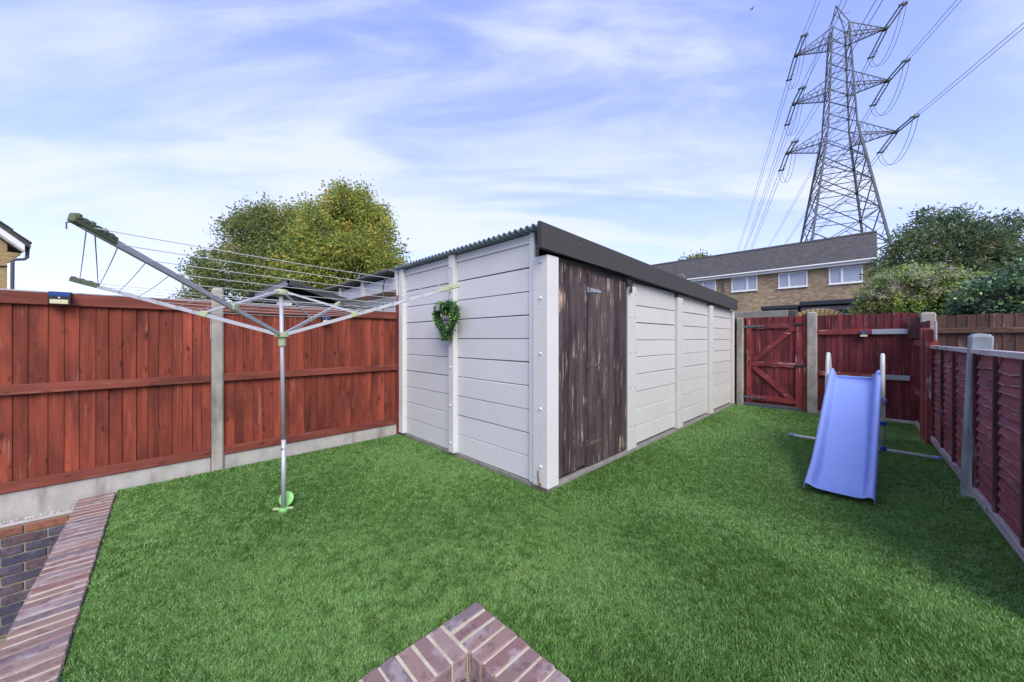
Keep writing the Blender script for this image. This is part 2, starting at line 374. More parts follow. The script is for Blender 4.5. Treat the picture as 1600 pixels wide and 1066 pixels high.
M['leaf_sumac']=leafmat('dark_green_leaf',[(0,(0.055,0.098,0.060)),(.45,(0.122,0.189,0.098)),(.8,(0.227,0.244,0.104)),(1,(0.428,0.260,0.107))])
M['leaf_clem']=leafmat('clematis_leaf',[(0,(0.061,0.115,0.040)),(.45,(0.178,0.287,0.070)),(.85,(0.437,0.520,0.124)),(1,(0.546,0.546,0.218))])
M['leaf_ivy']=leafmat('ivy_leaf',[(0,(0.046,0.104,0.075)),(.5,(0.104,0.198,0.117)),(.82,(0.263,0.378,0.131)),(1,(0.611,0.699,0.204))],.15,.35,.5)
M['leaf_box']=leafmat('box_leaf',[(0,(0.023,0.065,0.032)),(.5,(0.055,0.132,0.065)),(.8,(0.181,0.386,0.068)),(1,(0.408,0.634,0.090))],.15,.35,.5)
M['fluff']=leafmat('seed_head_fluff',[(0,(.34,.30,.25)),(1,(.58,.54,.50))],.3,.9,.1)
M['turf']=leafmat('artificial_turf_blade',[(0,(.058,.130,.026)),(.4,(.127,.275,.058)),(.75,(.192,.365,.098)),(.95,(.25,.38,.125)),(1,(.29,.31,.13))],.3,.36,.55)
M['turfbase']=concrete('turf_backing',(.035,.07,.022),(.05,.09,.03),1.0,.95,.3)
M['gravel']=concrete('white_gravel',(.56,.55,.54),(.42,.41,.40),4.0)
M['soil']=concrete('dark_soil',(.07,.055,.04),(.05,.04,.03),2.0)
def groundmat():
    t=NT('rough_ground'); tcn=t.N('ShaderNodeTexCoord').outputs['Object']; a=t.noise(tcn,.08,5,.6); b=t.noise(tcn,2.5,5,.65)
    c=t.mix(t.rng(a,.4,.6),(.05,.075,.03),(.11,.10,.07)); c=t.mix(t.rng(b,.4,.7,0,.5),c,(.04,.05,.025)); t.bump(b,.5,.05); return t.out(c,.95,.2)
M['ground']=groundmat()

# ================================================================== THE SETTING
def rect(name,s0,s1,t0,t1,z,mat,thick=0):
    mb=MB()
    if thick: mb.box(s0,s1,t0,t1,z-thick,z)
    else: mb.add([(s0,t0,z),(s1,t0,z),(s1,t1,z),(s0,t1,z)],[(0,1,2,3)])
    o=mb.build(name,mat,None,P0,(0,0,TH)); return tag(o,kind='structure')
SB=-.95                                     # level of the sunken patio
g=MB(); B=2500
for (a,b,c,d) in ((-B,-7,-B,B),(6.3,B,-B,B),(-7,6.3,2.72,B),(-7,6.3,-B,-7)): g.add([(a,c,-.07),(b,c,-.07),(b,d,-.07),(a,d,-.07)],[(0,1,2,3)])
g.add([(-1.5,-7,-.07),(6.3,-7,-.07),(6.3,-2.95,-.07),(-1.5,-2.95,-.07)],[(0,1,2,3)])
g.add([(-7,-7,-.07),(-7,2.72,-.07),(-7,2.72,SB),(-7,-7,SB)],[(0,1,2,3)])
g.add([(-1.5,-7,-.07),(-1.5,-2.95,-.07),(-1.5,-2.95,SB),(-1.5,-7,SB)],[(0,1,2,3)])
g.add([(-7,-7,-.07),(-1.5,-7,-.07),(-1.5,-7,SB),(-7,-7,SB)],[(0,1,2,3)])
tag(g.build('ground',M['ground'],None,P0,(0,0,TH)),'rough ground of the gardens and land all round','ground',kind='structure')
# patio: slabs in a grid
pat=rect('patio',-7,-1.3,-7,2.6,SB-.012,M['mortar_dark']); tag(pat,'sunken concrete patio below the brick walls','patio')
slab=shared(MB().cbox(-.295,.295,-.295,.295,-.03,0,.005),'paving_slab',M['paving'])
for i in range(9):
    for j in range(15):
        s=-6.7+.6*i; t=-6.7+.6*j
        if t>2.4 or s>-1.9 or (s>-3.2 and t>-1.2): continue
        put('paving_slab',slab,pat,(s,t,SB),(0,0,0))
# lawn base: raised L with the garage standing in it
lb=MB()
for (a,b,c,d) in ((-2.765,6.33,-.765,2.6),(-1.313,6.33,-2.96,-.7655)): lb.box(a,b,c,d,SB-.02,-.025)
tag(lb.build('lawn',M['turfbase'],None,P0,(0,0,TH)),'raised L-shaped lawn of bright green artificial turf','lawn',kind='structure')

# ---------------- turf blades (uncountable)
def in_lawn(s,t):
    a=(s>-2.76)&(s<6.13)&(t>-.76)&(t<2.59); b=(s>-1.308)&(s<6.13)&(t>-2.895+.03*s)&(t<=-.76)
    gar=(s>-.020)&(s<6.1)&(t>-.16); corner=(s>-.042)&(s<.12)&(t>-.187)
    return (a|b)&~gar&~corner
cs,ct=-2.468,-2.203
def turf():
    V=[];T=[];A=[];off=0
    def vnoise(x,y,f,seed):
        r=np.random.default_rng(seed); tab=r.random((64,64)); x=x*f+20; y=y*f+20
        xi=np.floor(x).astype(int);yi=np.floor(y).astype(int);fx=x-xi;fy=y-yi;fx=fx*fx*(3-2*fx);fy=fy*fy*(3-2*fy)
        g=lambda i,j:tab[(xi+i)%64,(yi+j)%64]
        return (g(0,0)*(1-fx)+g(1,0)*fx)*(1-fy)+(g(0,1)*(1-fx)+g(1,1)*fx)*fy
    for (d0,d1,dens,wd,hgt) in ((0,2.9,58000,.0027,.0235),(2.9,4.6,32000,.0038,.0235),(4.6,20,14000,.0062,.0235)):
        n=int(dens*9.1*5.6); s=nrg.uniform(-2.8,6.2,n); t=nrg.uniform(-2.95,2.62,n)
        d=np.hypot(s-cs,t-ct); k=in_lawn(s,t)&(d>=d0)&(d<d1); s=s[k];t=t[k];n=len(s)
        tuft=vnoise(s,t,70,5); lean=vnoise(s,t,.8,3)*6.3*1.1+vnoise(s,t,26,9)*5.0+nrg.normal(0,1.2,n)
        ln=nrg.uniform(.3,1.3,n)*(.6+.8*vnoise(s,t,1.6,4)); h=hgt*nrg.uniform(.6,1.05,n)*(.75+.4*tuft)
        dx=np.cos(lean);dy=np.sin(lean); hz_=h*ln*.9; hh=h/np.sqrt(1+.6*ln**2)
        fa=nrg.uniform(0,6.28,n); wx=np.cos(fa)*wd/2; wy=np.sin(fa)*wd/2
        z0=np.full(n,-.026)
        b0=np.stack([s-wx,t-wy,z0],1); b1=np.stack([s+wx,t+wy,z0],1)
        m0=np.stack([s+dx*hz_*.35-wx,t+dy*hz_*.35-wy,z0+hh*.62],1); m1=np.stack([s+dx*hz_*.35+wx,t+dy*hz_*.35+wy,z0+hh*.62],1)
        tp=np.stack([s+dx*hz_,t+dy*hz_,z0+hh],1)
        P=np.stack([b0,b1,m1,m0,tp],1).reshape(-1,3); i=np.arange(n)[:,None]*5+off
        T.append(np.concatenate([i+np.array([0,1,2]),i+np.array([0,2,3]),i+np.array([3,2,4])],1).reshape(-1,3))
        c=np.clip(nrg.normal(.46,.17,n)+.22*(tuft-.5)+.42*(vnoise(s,t,1.1,8)-.5)+.16*(vnoise(s,t,5,18)-.5),0,1); c=np.where(nrg.random(n)<.03,1.,c)  # broad patches put the pile's light and dark sheen into blade colour
        A.append(np.repeat(c,3)); V.append(P); off+=len(P)
    me=fast_mesh('turf_blades',np.concatenate(V),None,np.concatenate(T),np.concatenate(A)); me.materials.append(M['turf'])
    o=put('turf_blades',me,None,P0,(0,0,TH)); tag(o,'short bright green artificial turf blades covering the lawn','grass',kind='stuff')
turf()

# ================================================================== BRICK WALLS
brick_mesh=shared(MB().cbox(-.1075,.1075,-.05,.05,-.0325,.0325,.005),'brick',M['wallbrick'])
red_mesh=shared(MB().cbox(-.1075,.1075,-.05,.05,-.0325,.0325,.005),'brick',M['redbrick'])
# coping brick: 215 long, 65 wide, 102 deep; local x = long axis
cope_meshes=[]
for k in range(5):
    r=random.Random(k); mb=MB().cbox(-.1065,.1065,-.0338,.0338,-.102,0,.006)
    mb.v=[(x+r.uniform(-.0025,.0025),y+r.uniform(-.0015,.0015),z+r.uniform(-.0015,.0015)) for x,y,z in mb.v]; cope_meshes.append(shared(mb,'coping_brick',M['coping']))
def cope_brick(par,x,y,rot):
    put('coping_brick',rng.choice(cope_meshes),par,(x,y,rng.uniform(-.003,.002)),(rng.uniform(-.012,.012),rng.uniform(-.006,.006),rot+rng.uniform(-.008,.008)))
def wall_courses(par,along,length,face,sign,ncourse,ztop,mesh=brick_mesh,start=0.,topmesh=None):
    """stretcher courses; along 'x' or 'y' from start over length, outer face at `face`, outward direction sign"""
    for c in range(ncourse):
        z=ztop-.0375-.075*c; p=start+(.1125 if c%2 else 0)
        me=topmesh if (topmesh and c==0) else mesh
        while p+.215<=start+length+.12:
            q=p+.1075; off=face-sign*.05+rng.uniform(-.002,.002)
            if along=='x': put('brick',me,par,(q,off,z),(0,0,rng.uniform(-.006,.006)))
            else: put('brick',me,par,(off,q,z),(0,0,R(90)+rng.uniform(-.006,.006)))
            p+=.225
# wall 1: lawn's left edge, running towards the fence (y axis), coping on top; its outer face looks to -s
r=thing('retaining_wall','long brick retaining wall with purple brick-on-edge coping running up to the red-brown fence','wall',W(0,0,0))
MB().box(-2.970,-2.770,-.955,2.49,-.106,-.004).build('mortar',M['mortar'],r); MB().box(-2.966,-2.774,-.951,2.489,SB,-.1065).build('core',M['mortar_dark'],r)
y=2.455
while y>-.72:
    cope_brick(r,-2.872,y,0); y-=.0752
wall_courses(r,'y',3.25,-2.976,-1,11,-.108,start=-.93)
# wall 2: along the fence, lower top with white gravel behind it
r=thing('garden_wall','blue-grey brick wall with a red-brown top course below the concrete gravel board','wall',W(0,0,0))
MB().box(-6.9,-2.985,2.508,2.55,SB,-.104).build('mortar',M['mortar_dark'],r)
MB().box(-6.9,-2.985,2.50,2.565,-.1035,-.098).build('mortar_cap',M['mortar_top'],r)
wall_courses(r,'x',2.3,2.498,-1,11,-.112,start=-5.27,topmesh=red_mesh)
# wall 3+4: corner in the middle foreground
r=thing('corner_wall','brick retaining wall corner with purple brick-on-edge coping jutting into the turf','wall',W(0,0,0))
MB().box(-1.515,-1.318,-2.93,-.770,-.106,-.004).build('mortar',M['mortar'],r); MB().box(-1.511,-1.322,-2.929,-.774,SB,-.1065).build('core',M['mortar_dark'],r)
MB().box(-2.768,-1.516,-.970,-.772,-.106,-.0042).build('mortar',M['mortar'],r); MB().box(-2.768,-1.512,-.966,-.776,SB,-.1068).build('core',M['mortar_dark'],r)
y=-.80
while y>-2.9:
    cope_brick(r,-1.418,y,0); y-=.0752
x=-1.57
while x>-2.98:
    cope_brick(r,x,-.872,R(90)); x-=.0752
wall_courses(r,'x',1.35,-.976,-1,11,-.108,start=-2.875)
wall_courses(r,'y',1.8,-1.522,-1,11,-.108,start=-2.785)
# gravel behind wall 2
gb=MB().box(-6.9,-2.985,2.566,2.60,-.3,-.125).build('gravel_bed',M['soil'],None,P0,(0,0,TH)); tag(gb,'narrow soil bed under the white gravel beside the fence','bed',kind='structure')
gm=MB()
for i in range(750):
    s=rng.uniform(-5,-2.99); t=rng.uniform(2.515,2.598); rr=rng.uniform(.006,.013); z=-.105+rng.uniform(-.012,.008)+(.012 if t>2.56 else -.004)
    pts=[Vector((rng.uniform(.7,1.2),0,0)),Vector((0,rng.uniform(.6,1.1),0)),Vector((-1,0,0)),Vector((0,-rng.uniform(.6,1.1),0)),Vector((0,0,rng.uniform(.5,.8))),Vector((0,0,-.6))]
    mm=Matrix.Rotation(rng.uniform(0,6),3,'Z'); gm.add([mm@p*rr+Vector((s,t,z)) for p in pts],[(0,1,4),(1,2,4),(2,3,4),(3,0,4),(1,0,5),(2,1,5),(3,2,5),(0,3,5)])
tag(gm.build('gravel',M['gravel'],None,P0,(0,0,TH)),'thin line of white gravel along the foot of the fence','gravel',kind='stuff')

# ================================================================== FENCES
def post_mesh(h,wx=.10,wy=.11,below=.12,rough=True):
    mb=MB(); c=.012; prof=[(-wx/2+c,-wy/2),(wx/2-c,-wy/2),(wx/2,-wy/2+c),(wx/2,wy/2-c),(wx/2-c,wy/2),(-wx/2+c,wy/2),(-wx/2,wy/2-c),(-wx/2,-wy/2+c)]
    n=8; vs=[(a,b,z) for z in (-below,h-.03) for a,b in prof]+[(a*.72,b*.72,h-.006) for a,b in prof]+[(0,0,h)]
    fs=[(k*n+i,k*n+(i+1)%n,(k+1)*n+(i+1)%n,(k+1)*n+i) for k in range(2) for i in range(n)]+[(2*n+i,2*n+(i+1)%n,3*n) for i in range(n)]
    return mb.add(vs,fs)
def board_row(par,x0,x1,z0,z1,mat,axis='x',pitch=.083,flip=1,topjit=.004,y=0.,name='board'):
    """feather-edge boards side by side; seen face at y, thickness going +y*flip"""
    p=x0
    while p<x1-.01:
        wd=min(pitch*rng.uniform(.82,1.18),x1-p)
        if x1-p-wd<.03: wd=x1-p
        a,b=(.004,.017) if rng.random()<.85 else (.009,.012)
        dz=rng.uniform(-topjit,topjit); e=.0022
        poly=[(-wd/2-.008,0.010),(-wd/2+e*.3,a-.001),(wd/2-e,-.004),(wd/2,-.001),(wd/2,.014),(-wd/2-.008,.022)]
        mb=MB(); mb.prism(poly,z0,z1+dz,(lambda u,v,d:(u,v*flip,d)) if axis=='x' else (lambda u,v,d:(v*flip,u,d)))
        me=mb.mesh(name); me.materials.append(mat)
        q=p+wd/2; jr=rng.uniform(-.0022,.0022); put(name,me,par,(q,y,0) if axis=='x' else (y,q,0),(0,jr,0) if axis=='x' else (jr,0,0)); p+=wd
def rail(par,x0,x1,y0,y1,z0,z1,mat,name='rail',sag=0.):
    m=MB().cbox(x0,x1,y0,y1,z0,z1,.004); return m.build(name,mat,par)
T_F=2.65
def left_panel(s0,s1,label,ztop=1.735):
    r=thing('board_fence',label,'fence',W(s0,T_F,0)); L=s1-s0
    board_row(r,0,L,.13,ztop-.012,M['fence_red'],pitch=.085)
    rail(r,.0,L,-.034,-.006,ztop-.10,ztop,M['rail_red']); rail(r,.0,L,-.045,-.006,.905,.985,M['rail_red']); rail(r,.0,L,-.040,-.006,.128,.212,M['rail_red'])
    MB().cbox(0,L,-.036,.03,ztop+.0005,ztop+.014,.003).build('capping',M['grey_woodx'],r)
    return r
left_panel(-3.95,-2.112,'red-brown board fence panel carrying a lamp, beside the brick coping')
left_panel(-2.008,-.065,'red-brown board fence panel between the concrete post and the white garage')
left_panel(-5.9,-4.055,'red-brown board fence panel further along from the lamp panel, away from the garage')
pm=shared(post_mesh(1.89,.098,.12),'concrete_post',M['concrete'])
def post(mesh,s,t,label,rot=TH,tilt=(0,0)):
    o=put('concrete_post',mesh,None,W(s,t,0),(tilt[0],tilt[1],rot)); return tag(o,label,'post')
post(pm,-2.06,2.655,'tall mottled concrete fence post between two red-brown fence panels')
post(pm,-4.0,2.655,'concrete fence post past the lamp panel beyond the brick coping')
o=MB().cbox(-.028,.022,-.04,.04,-.05,1.98,.004).build('timber_post',M['rail_crimz'],None,W(-.03,T_F-.02,0),(0,0,TH)); tag(o,'slim dark red timber post against the corner of the white garage','post')
def gravel_board(s0,s1,label):
    mb=MB(); mb.cbox(0,s1-s0,-.022,.022,-.30,.127,.006); o=mb.build('gravel_board',M['board_conc'],None,W(s0,T_F,0),(0,0,TH)); return tag(o,label,'gravel board')
gravel_board(-3.95,-2.112,'pale stained concrete gravel board under the lamp panel by the brick coping')
gravel_board(-2.008,-.06,'pale concrete gravel board under the panel next to the garage')
gravel_board(-5.9,-4.055,'pale concrete gravel board under the panel away from the garage')

def lamp(label,loc,rot,sc=1.,tilt=0):
    r=thing('solar_lamp',label,'lamp',loc,rot); r.scale=(sc,)*3
    MB().prism([(0,-.058),(-.028,-.058),(-.062,-.045),(-.062,.018),(-.03,.052),(0,.058)],-.055,.055,lambda a,b,d:(d,a,b)).build('housing',M['lampblack'],r)
    MB().add([(-.05,-.0635,.019),(.05,-.0635,.019),(.05,-.0325,.0525),(-.05,-.0325,.0525)],[(0,1,2,3)]).build('solar_cell',M['lampblue'],r)
    MB().cbox(-.045,.045,-.069,-.058,-.042,-.008,.003).build('lens',M['lamplens'],r)
    MB().lathe([(.006,0),(.006,.004),(.002,.008)],8,Matrix.Translation((0,-.060,.006))@Matrix.Rotation(R(90),4,'X')).build('sensor',M['upvc'],r)
    return r
lamp('black solar lamp on the top rail of the red-brown fence panel by the coping',W(-3.085,T_F-.036,1.688),TH,1.08)
lamp('black solar lamp on the red-brown fence panel next to the garage, behind the washing lines',W(-1.02,T_F-.036,1.59),TH,.85)

# ---- gate line along s = 6.2 (faces -s)
S_B=6.2
cp=shared(post_mesh(1.80,.11,.11),'concrete_post',M['concrete']); cp2=shared(post_mesh(1.86,.12,.14),'concrete_post',M['concrete'])
post(cp,S_B-.06,-.245,'concrete gate post with a rounded top beside the end of the garage')
post(cp2,S_B-.05,-1.40,'speckled concrete gate post between the gate and the crimson board fence')
o=MB().cbox(-.01,.01,-.065,.065,-.03,1.79,.003).build('fence_board',M['rail_crimz'],None,W(S_B-.02,-.125,0),(0,0,TH)); tag(o,'single crimson upright board filling the gap between garage and gate post','board')
r=thing('garden_gate','crimson ledged and braced timber gate between two concrete posts','gate',W(S_B,-.30,0))   # local y negative = towards the right
GW=.93
p=0.
board_row(r,-GW-.03,-.004,.045,1.79,M['fence_crim'],'y',.105,1,.004,0.)
def gb_(name,y0,y1,z0,z1,mat,d=.034,off=0.): return MB().cbox(-d-off,-.0045-off,y0,y1,z0,z1,.004).build(name,mat,r)
gb_('stile',-.135,-.05,.045,1.785,M['rail_crimz'],.036); gb_('stile',-GW-.05,-GW+.075,.03,1.79,M['rail_crimz'],.036)
gb_('ledge',-GW+.078,-.137,1.56,1.655,M['rail_crim'],.032); gb_('ledge',-GW+.078,-.137,.80,.90,M['rail_crim'],.032); gb_('ledge',-GW+.078,-.137,.10,.20,M['rail_crim'],.032)
MB().bar((-.02,-.18,.90),(-.02,-GW+.10,1.57),.03,.085,(0,0,1)).build('brace',M['rail_crim'],r)
MB().bar((-.02,-.17,.79),(-.02,-GW+.14,.19),.03,.085,(0,0,1)).build('brace',M['rail_crim'],r)
for z in (1.61,.155):
    h=MB(); h.prism([(.02,-.028),(.02,.028),(-.36,.012),(-.40,0),(-.36,-.012)],0,.005,lambda a,b,d:(-.0385-d,a,b+z)); h.box(-.042,-.03,-.0,.035,z-.06,z+.06)
    hh=h.build('hinge',M['bluesteel'],r)
    for yb in (-.05,-.15,-.28): MB().lathe([(.009,0),(.009,.004),(.004,.007)],8,Matrix.Translation((-.0437,yb,z))@Matrix.Rotation(R(-90),4,'Y')).build('bolt',M['zinc'],hh)
for z in (1.625,.835):
    b=MB(); b.cbox(-.05,-.037,-GW+.09,-GW-.12,0,0,0) if False else b.cbox(-.046,-.0375,-GW-.03,-GW+.10,z-.022,z+.022,.003); b.tube([(-.056,-GW+.06,z),(-.056,-GW-.135,z)],.009,8); b.cbox(-.062,-.0465,-GW-.01,-GW+.01,z-.016,z+.016,.002)
    b.build('bolt_latch',M['black'],r)
MB().tube([(-.045,-.062,1.12),(-.075,-.07,1.08),(-.075,-.11,.93),(-.045,-.12,.88)],.012,8).build('handle',M['rust'],r)
o=MB().cbox(-.05,.05,-1.33,-.02,-.05,.028,.006).build('threshold_beam',M['bluesteel'],None,W(S_B+.0,0,0),(0,0,TH)); tag(o,'dark grey beam lying under the crimson gate','beam')
o=MB().cbox(-.03,.03,-.035,.035,-.03,1.83,.004).build('gate_stop_post',M['rail_crimz'],None,W(S_B-.03,-1.305,0),(0,0,TH)); tag(o,'crimson timber post the gate bolts shut against','post')
# crimson fence
r=thing('board_fence','crimson board fence with a blue solar lamp, behind the slide','fence',W(S_B,0,0))
board_row(r,-2.70,-1.475,.02,1.78,M['fence_crim'],'y',.088,1,.012)
MB().cbox(-.045,-.006,-2.62,-1.47,1.43,1.52,.005).build('rail',M['rail_crim'],r); MB().cbox(-.045,-.006,-2.62,-1.47,.675,.755,.005).build('rail',M['rail_crim'],r)
for z,y0 in ((1.475,-2.18),(.715,-2.18)): MB().cbox(-.052,-.0465,-2.615,y0,z-.042,z+.042,.002).build('strap',M['zinc'],r)
MB().cbox(-.03,.03,-2.70,-1.475,-.1,.022,.005).build('gravel_board',M['board_conc'],r)
lamp('blue-topped solar lamp on the crimson board fence behind the slide',W(S_B-.046,-2.085,1.43),TH-R(90),.95)
# corner pieces
cp3=shared(post_mesh(1.775,.15,.16),'concrete_post',M['concrete']); post(cp3,S_B-.09,-2.80,'round-topped pale concrete post at the corner of crimson and brown fences')
o=MB().cbox(-.012,.012,-.08,.07,1.36,1.70,.003).build('patch_board',M['batten'],None,W(S_B-.075,-2.66,0),(0,0,TH)); tag(o,'square purple-grey board patching the top of the fence corner','board')
# right boundary: local x along s, origin at s=0 ; rotated slightly
ROT_R=TH+R(1.73)
def WR(s,off=0.): return W(s,-2.91+.0302*s+off,0)
r=thing('board_fence','short crimson board fence return between the corner post and the plum panels','fence',WR(5.02,.035),ROT_R)
board_row(r,.0,1.02,.06,1.60,M['fence_crim'],'x',.085,-1,.01)
MB().cbox(0,1.05,.006,.045,1.25,1.33,.004).build('rail',M['waney'],r); MB().cbox(0,1.05,.006,.045,.5,.58,.004).build('rail',M['waney'],r)
MB().cbox(0,1.05,-.02,.028,-.1,.058,.005).build('gravel_board',M['board_conc'],r)
for k,(s,h,lab,mt) in enumerate(((4.98,1.50,'crimson timber upright at the end of the short fence return','rail_crimz'),(4.84,1.48,'dark plum timber upright beside the crimson one at the fence step','batten'),(4.70,1.47,'reddish timber upright closest to the low overlapped panels','rail_crimz'))):
    o=MB().cbox(-.04,.04,-.045,.05,-.05,h,.005).build('timber_post',M[mt],None,WR(s,.058-.012*k),(0,0,ROT_R)); tag(o,lab,'post')
o=MB().cbox(-.07,.07,.056,.07,1.33,1.58,.003).build('patch_board',M['grey_woodx'],None,WR(4.60,-.05),(0,0,ROT_R)); tag(o,'weathered grey board nailed across the top of the fence step','board')
def waney(s0,s1,label,ztop=1.255):
    r=thing('lap_panel',label,'fence',WR(s0),ROT_R); L=s1-s0; nsl=15; ph=(ztop-.15)/nsl
    for k in range(nsl):
        z=.10+k*ph; nx=14; rr=random.Random(int(s0*100)+k); a=[rr.uniform(-.012,.006) for _ in range(nx+1)]
        mb=MB(); vs=[];fs=[]
        for i in range(nx+1):
            x=L*i/nx; w_=.006*math.sin(i*.9+k*1.7)+a[i]
            vs+=[(x,.026,z-.014+w_),(x,.002,z+ph+.012),(x,-.004,z+ph+.012),(x,.010,z-.014+w_),(x,.0265,z-.009+w_+.004*rr.random())]
        for i in range(nx):
            for (q,q2) in ((0,4),(4,1),(1,2),(2,3),(3,0)): fs.append((i*5+q,(i+1)*5+q,(i+1)*5+q2,i*5+q2))
        so1=mb.add(vs,fs).build('slat',M['waney'],r); so1.data.materials.append(M['slat_edge'])
        for i in range(nx):
            if rr.random()<.75: so1.data.polygons[i*5].material_index=1
    for q in (.02,.34,.66,.98):
        MB().cbox(L*q-.018,L*q+.018,.024,.046,.035,ztop-.03,.003).build('batten',M['batten'],r)
    MB().cbox(0,L,-.01,.052,ztop-.028,ztop+.012,.004).build('capping',M['grey_woodx'],r)
    MB().cbox(0,L,-.012,.05,.03,.095,.004).build('bottom_rail',M['grey_woodx'],r)
    MB().cbox(0,L,-.03,.028,-.12,.028,.005).build('gravel_board',M['blue_conc'],r)
waney(2.60,4.655,'low plum overlapped fence panel between the fence step and the leaning post')
waney(.60,2.48,'low plum overlapped fence panel past the leaning post, away from the gate')
pl=shared(post_mesh(1.40,.11,.125),'concrete_post',M['blue_conc'])
post(pl,2.56,-2.805,'blue-grey concrete post leaning outwards between two low plum panels',ROT_R,(0,0)).rotation_euler=(Matrix.Rotation(ROT_R,3,'Z')@Matrix.Rotation(R(1.6),3,'X')@Matrix.Rotation(R(-1.5),3,'Y')).to_euler()
pl2=shared(post_mesh(1.36,.12,.12),'concrete_post',M['blue_conc']); post(pl2,.54,-2.845,'upright blue-grey concrete post at the end of the low plum panels',ROT_R)
# brown neighbour fence in line with the crimson one
r=thing('board_fence','weathered brown board fence of the next garden beyond the low plum panels','fence',W(S_B,0,0))
board_row(r,-6.0,-2.89,-.05,1.72,M['fence_brown'],'y',.105,1,.01)
MB().cbox(-.05,-.006,-6.0,-2.89,1.44,1.52,.004).build('rail',M['rail_brown'],r); MB().cbox(-.05,-.006,-6.0,-2.89,.7,.78,.004).build('rail',M['rail_brown'],r)

# ================================================================== GARAGE
def corrugated(par,s0,s1,t0,t1,zf,mat,pitch=.0762,amp=.015,name='roof_sheet'):
    n=int((t1-t0)/pitch*10); mb=MB()
    def top(i,j): t=t0+(t1-t0)*i/n; s=s0+(s1-s0)*j/3; return (s,t,zf(s)+amp*math.sin(2*math.pi*t/pitch)+.008)
    def bot(i,j): x,y,z=top(i,j); return (x,y,z-.012)
    mb.grid(n,3,top); k=len(mb.v); mb.grid(n,3,bot)
    for i in range(n):
        for j in (0,3): a=j*(n+1)+i; mb.f.append((a,a+1,k+a+1,k+a))
    for j in range(3):
        for i in (0,n): a=j*(n+1)+i; mb.f.append((a,a+n+1,k+a+n+1,k+a))
    return mb.build(name,mat,par,smooth=True)
ga=thing('garage','white concrete-panel garage with corrugated roof and dark plank door','garage',W(0,0,0))
MB().box(-.015,6.10,-.155,2.60,-.3,.010).build('base_slab',M['slab'],ga)
MB().box(.05,6.0,-.04,2.55,.013,2.05).build('core',M['slab'],ga)
# left face: panels between posts, outer face at s=0
def panel_mesh(L,h,mat,axis):
    mb=MB(); c=.009
    pf=[(0,0.0),(0,h-.016),(.016,h-.007),(.05,h-.007),(.05,0),(.018,0.0)]
    if axis=='y': mb.prism(pf,0,L,lambda a,b,d:(a,-d,b))
    else: mb.prism(pf,0,L,lambda a,b,d:(d,a,b))
    return shared(mb,'wall_panel',mat)
zl=[.015]+[.241+.224*k for k in range(9)]
for (t0,t1) in ((.0,1.225),(1.335,2.455)):
    me=panel_mesh(t1-t0,.224,M['gwhite'],'y'); 
    for k in range(9): put('wall_panel',me,ga,(0.004*rng.random(),t1,(zl[k] if k else .017)+rng.uniform(-.002,.002)),(rng.uniform(-.0018,.0018),rng.uniform(-.008,.008),0))
    put('wall_panel',panel_mesh(t1-t0,.30,M['gwhite'],'y'),ga,(0,t1,2.033),(0,0,0))
    MB().prism([(0,2.335),(-.012,2.26),(-.012,2.25),(.02,2.25),(.02,2.335)],t0,t1,lambda a,b,d:(a-.001,d,b)).build('top_trim',M['gwhite'],ga)
def gpost(x0,x1,y0,y1,z0,z1,mat,name='wall_post',bolts=None):
    o=MB().cbox(x0,x1,y0,y1,z0,z1,.008).build(name,mat,ga)
    return o
bolt_me=shared(MB().lathe([(.016,0),(.015,.006),(.008,.012)],8),'bolt',M['gwhite'])
o=gpost(-.055,.05,1.226,1.334,.012,2.345,M['gpost'])
for z in (.13,.57,1.02,1.47,1.92,2.2): put('bolt',bolt_me,o,(-.055,1.285,z),(0,R(-90),0))
o=gpost(-.055,.05,2.456,2.575,.012,2.345,M['gpost'])
gpost(-.022,.05,-.0,.062,.012,2.345,M['gwhite'])
o=gpost(-.04,.118,-.185,-.001,.012,2.10,M['gpost'],'corner_post')
for z in (.2,.72,1.22,1.72,2.05): put('bolt',bolt_me,o,(-.04,-.10,z),(0,R(-90),0))
MB().tube([(-.045,-.075,.16),(-.05,-.075,.14),(-.05,-.085,.07),(-.05,-.09,.05),(-.052,-.082,.035),(-.054,-.10,.028),(-.052,-.112,.045),(-.05,-.10,.055)],.006,6).build('hook',M['rust'],ga)
# right face: outer face at t=-.115
TR=-.115; zr=[.03]+[.264+.2168*k for k in range(8)]
def zroof(s): return 2.345-.030*(s+.15)
posts=[(1.49,1.70),(2.99,3.17),(4.47,4.64),(5.92,6.02)]
bays=[(1.70,2.99),(3.17,4.47),(4.64,5.92)]
for (a,b) in bays:
    me=panel_mesh(b-a,.2168,M['gwhite_sunlit'],'x')
    for k in range(8): put('wall_panel',me,ga,(a,TR+.004*rng.random(),.045+.2168*k+rng.uniform(-.002,.002)),(rng.uniform(-.008,.008),rng.uniform(-.0018,.0018),0))
    put('wall_panel',panel_mesh(b-a,.28,M['gwhite_sunlit'],'x'),ga,(a,TR,.045+.2168*8),(0,0,0))
nail_me=shared(MB().lathe([(.009,0),(.008,.003),(.003,.005)],6),'nail',M['rust'])
for i,(a,b) in enumerate(posts):
    o=gpost(a,b,-.175 if i else -.155,-.05,.012,1.99-.02*i,M['gwhite_sunlit'])
    for z in (.3,.75,1.2,1.62,1.88): 
        for xx in ((a+.04,b-.04) if i<3 else (a+.05,)): put('nail',nail_me,o,(xx,(-.175 if i else -.155),z+rng.uniform(-.02,.02)),(R(90),0,0))
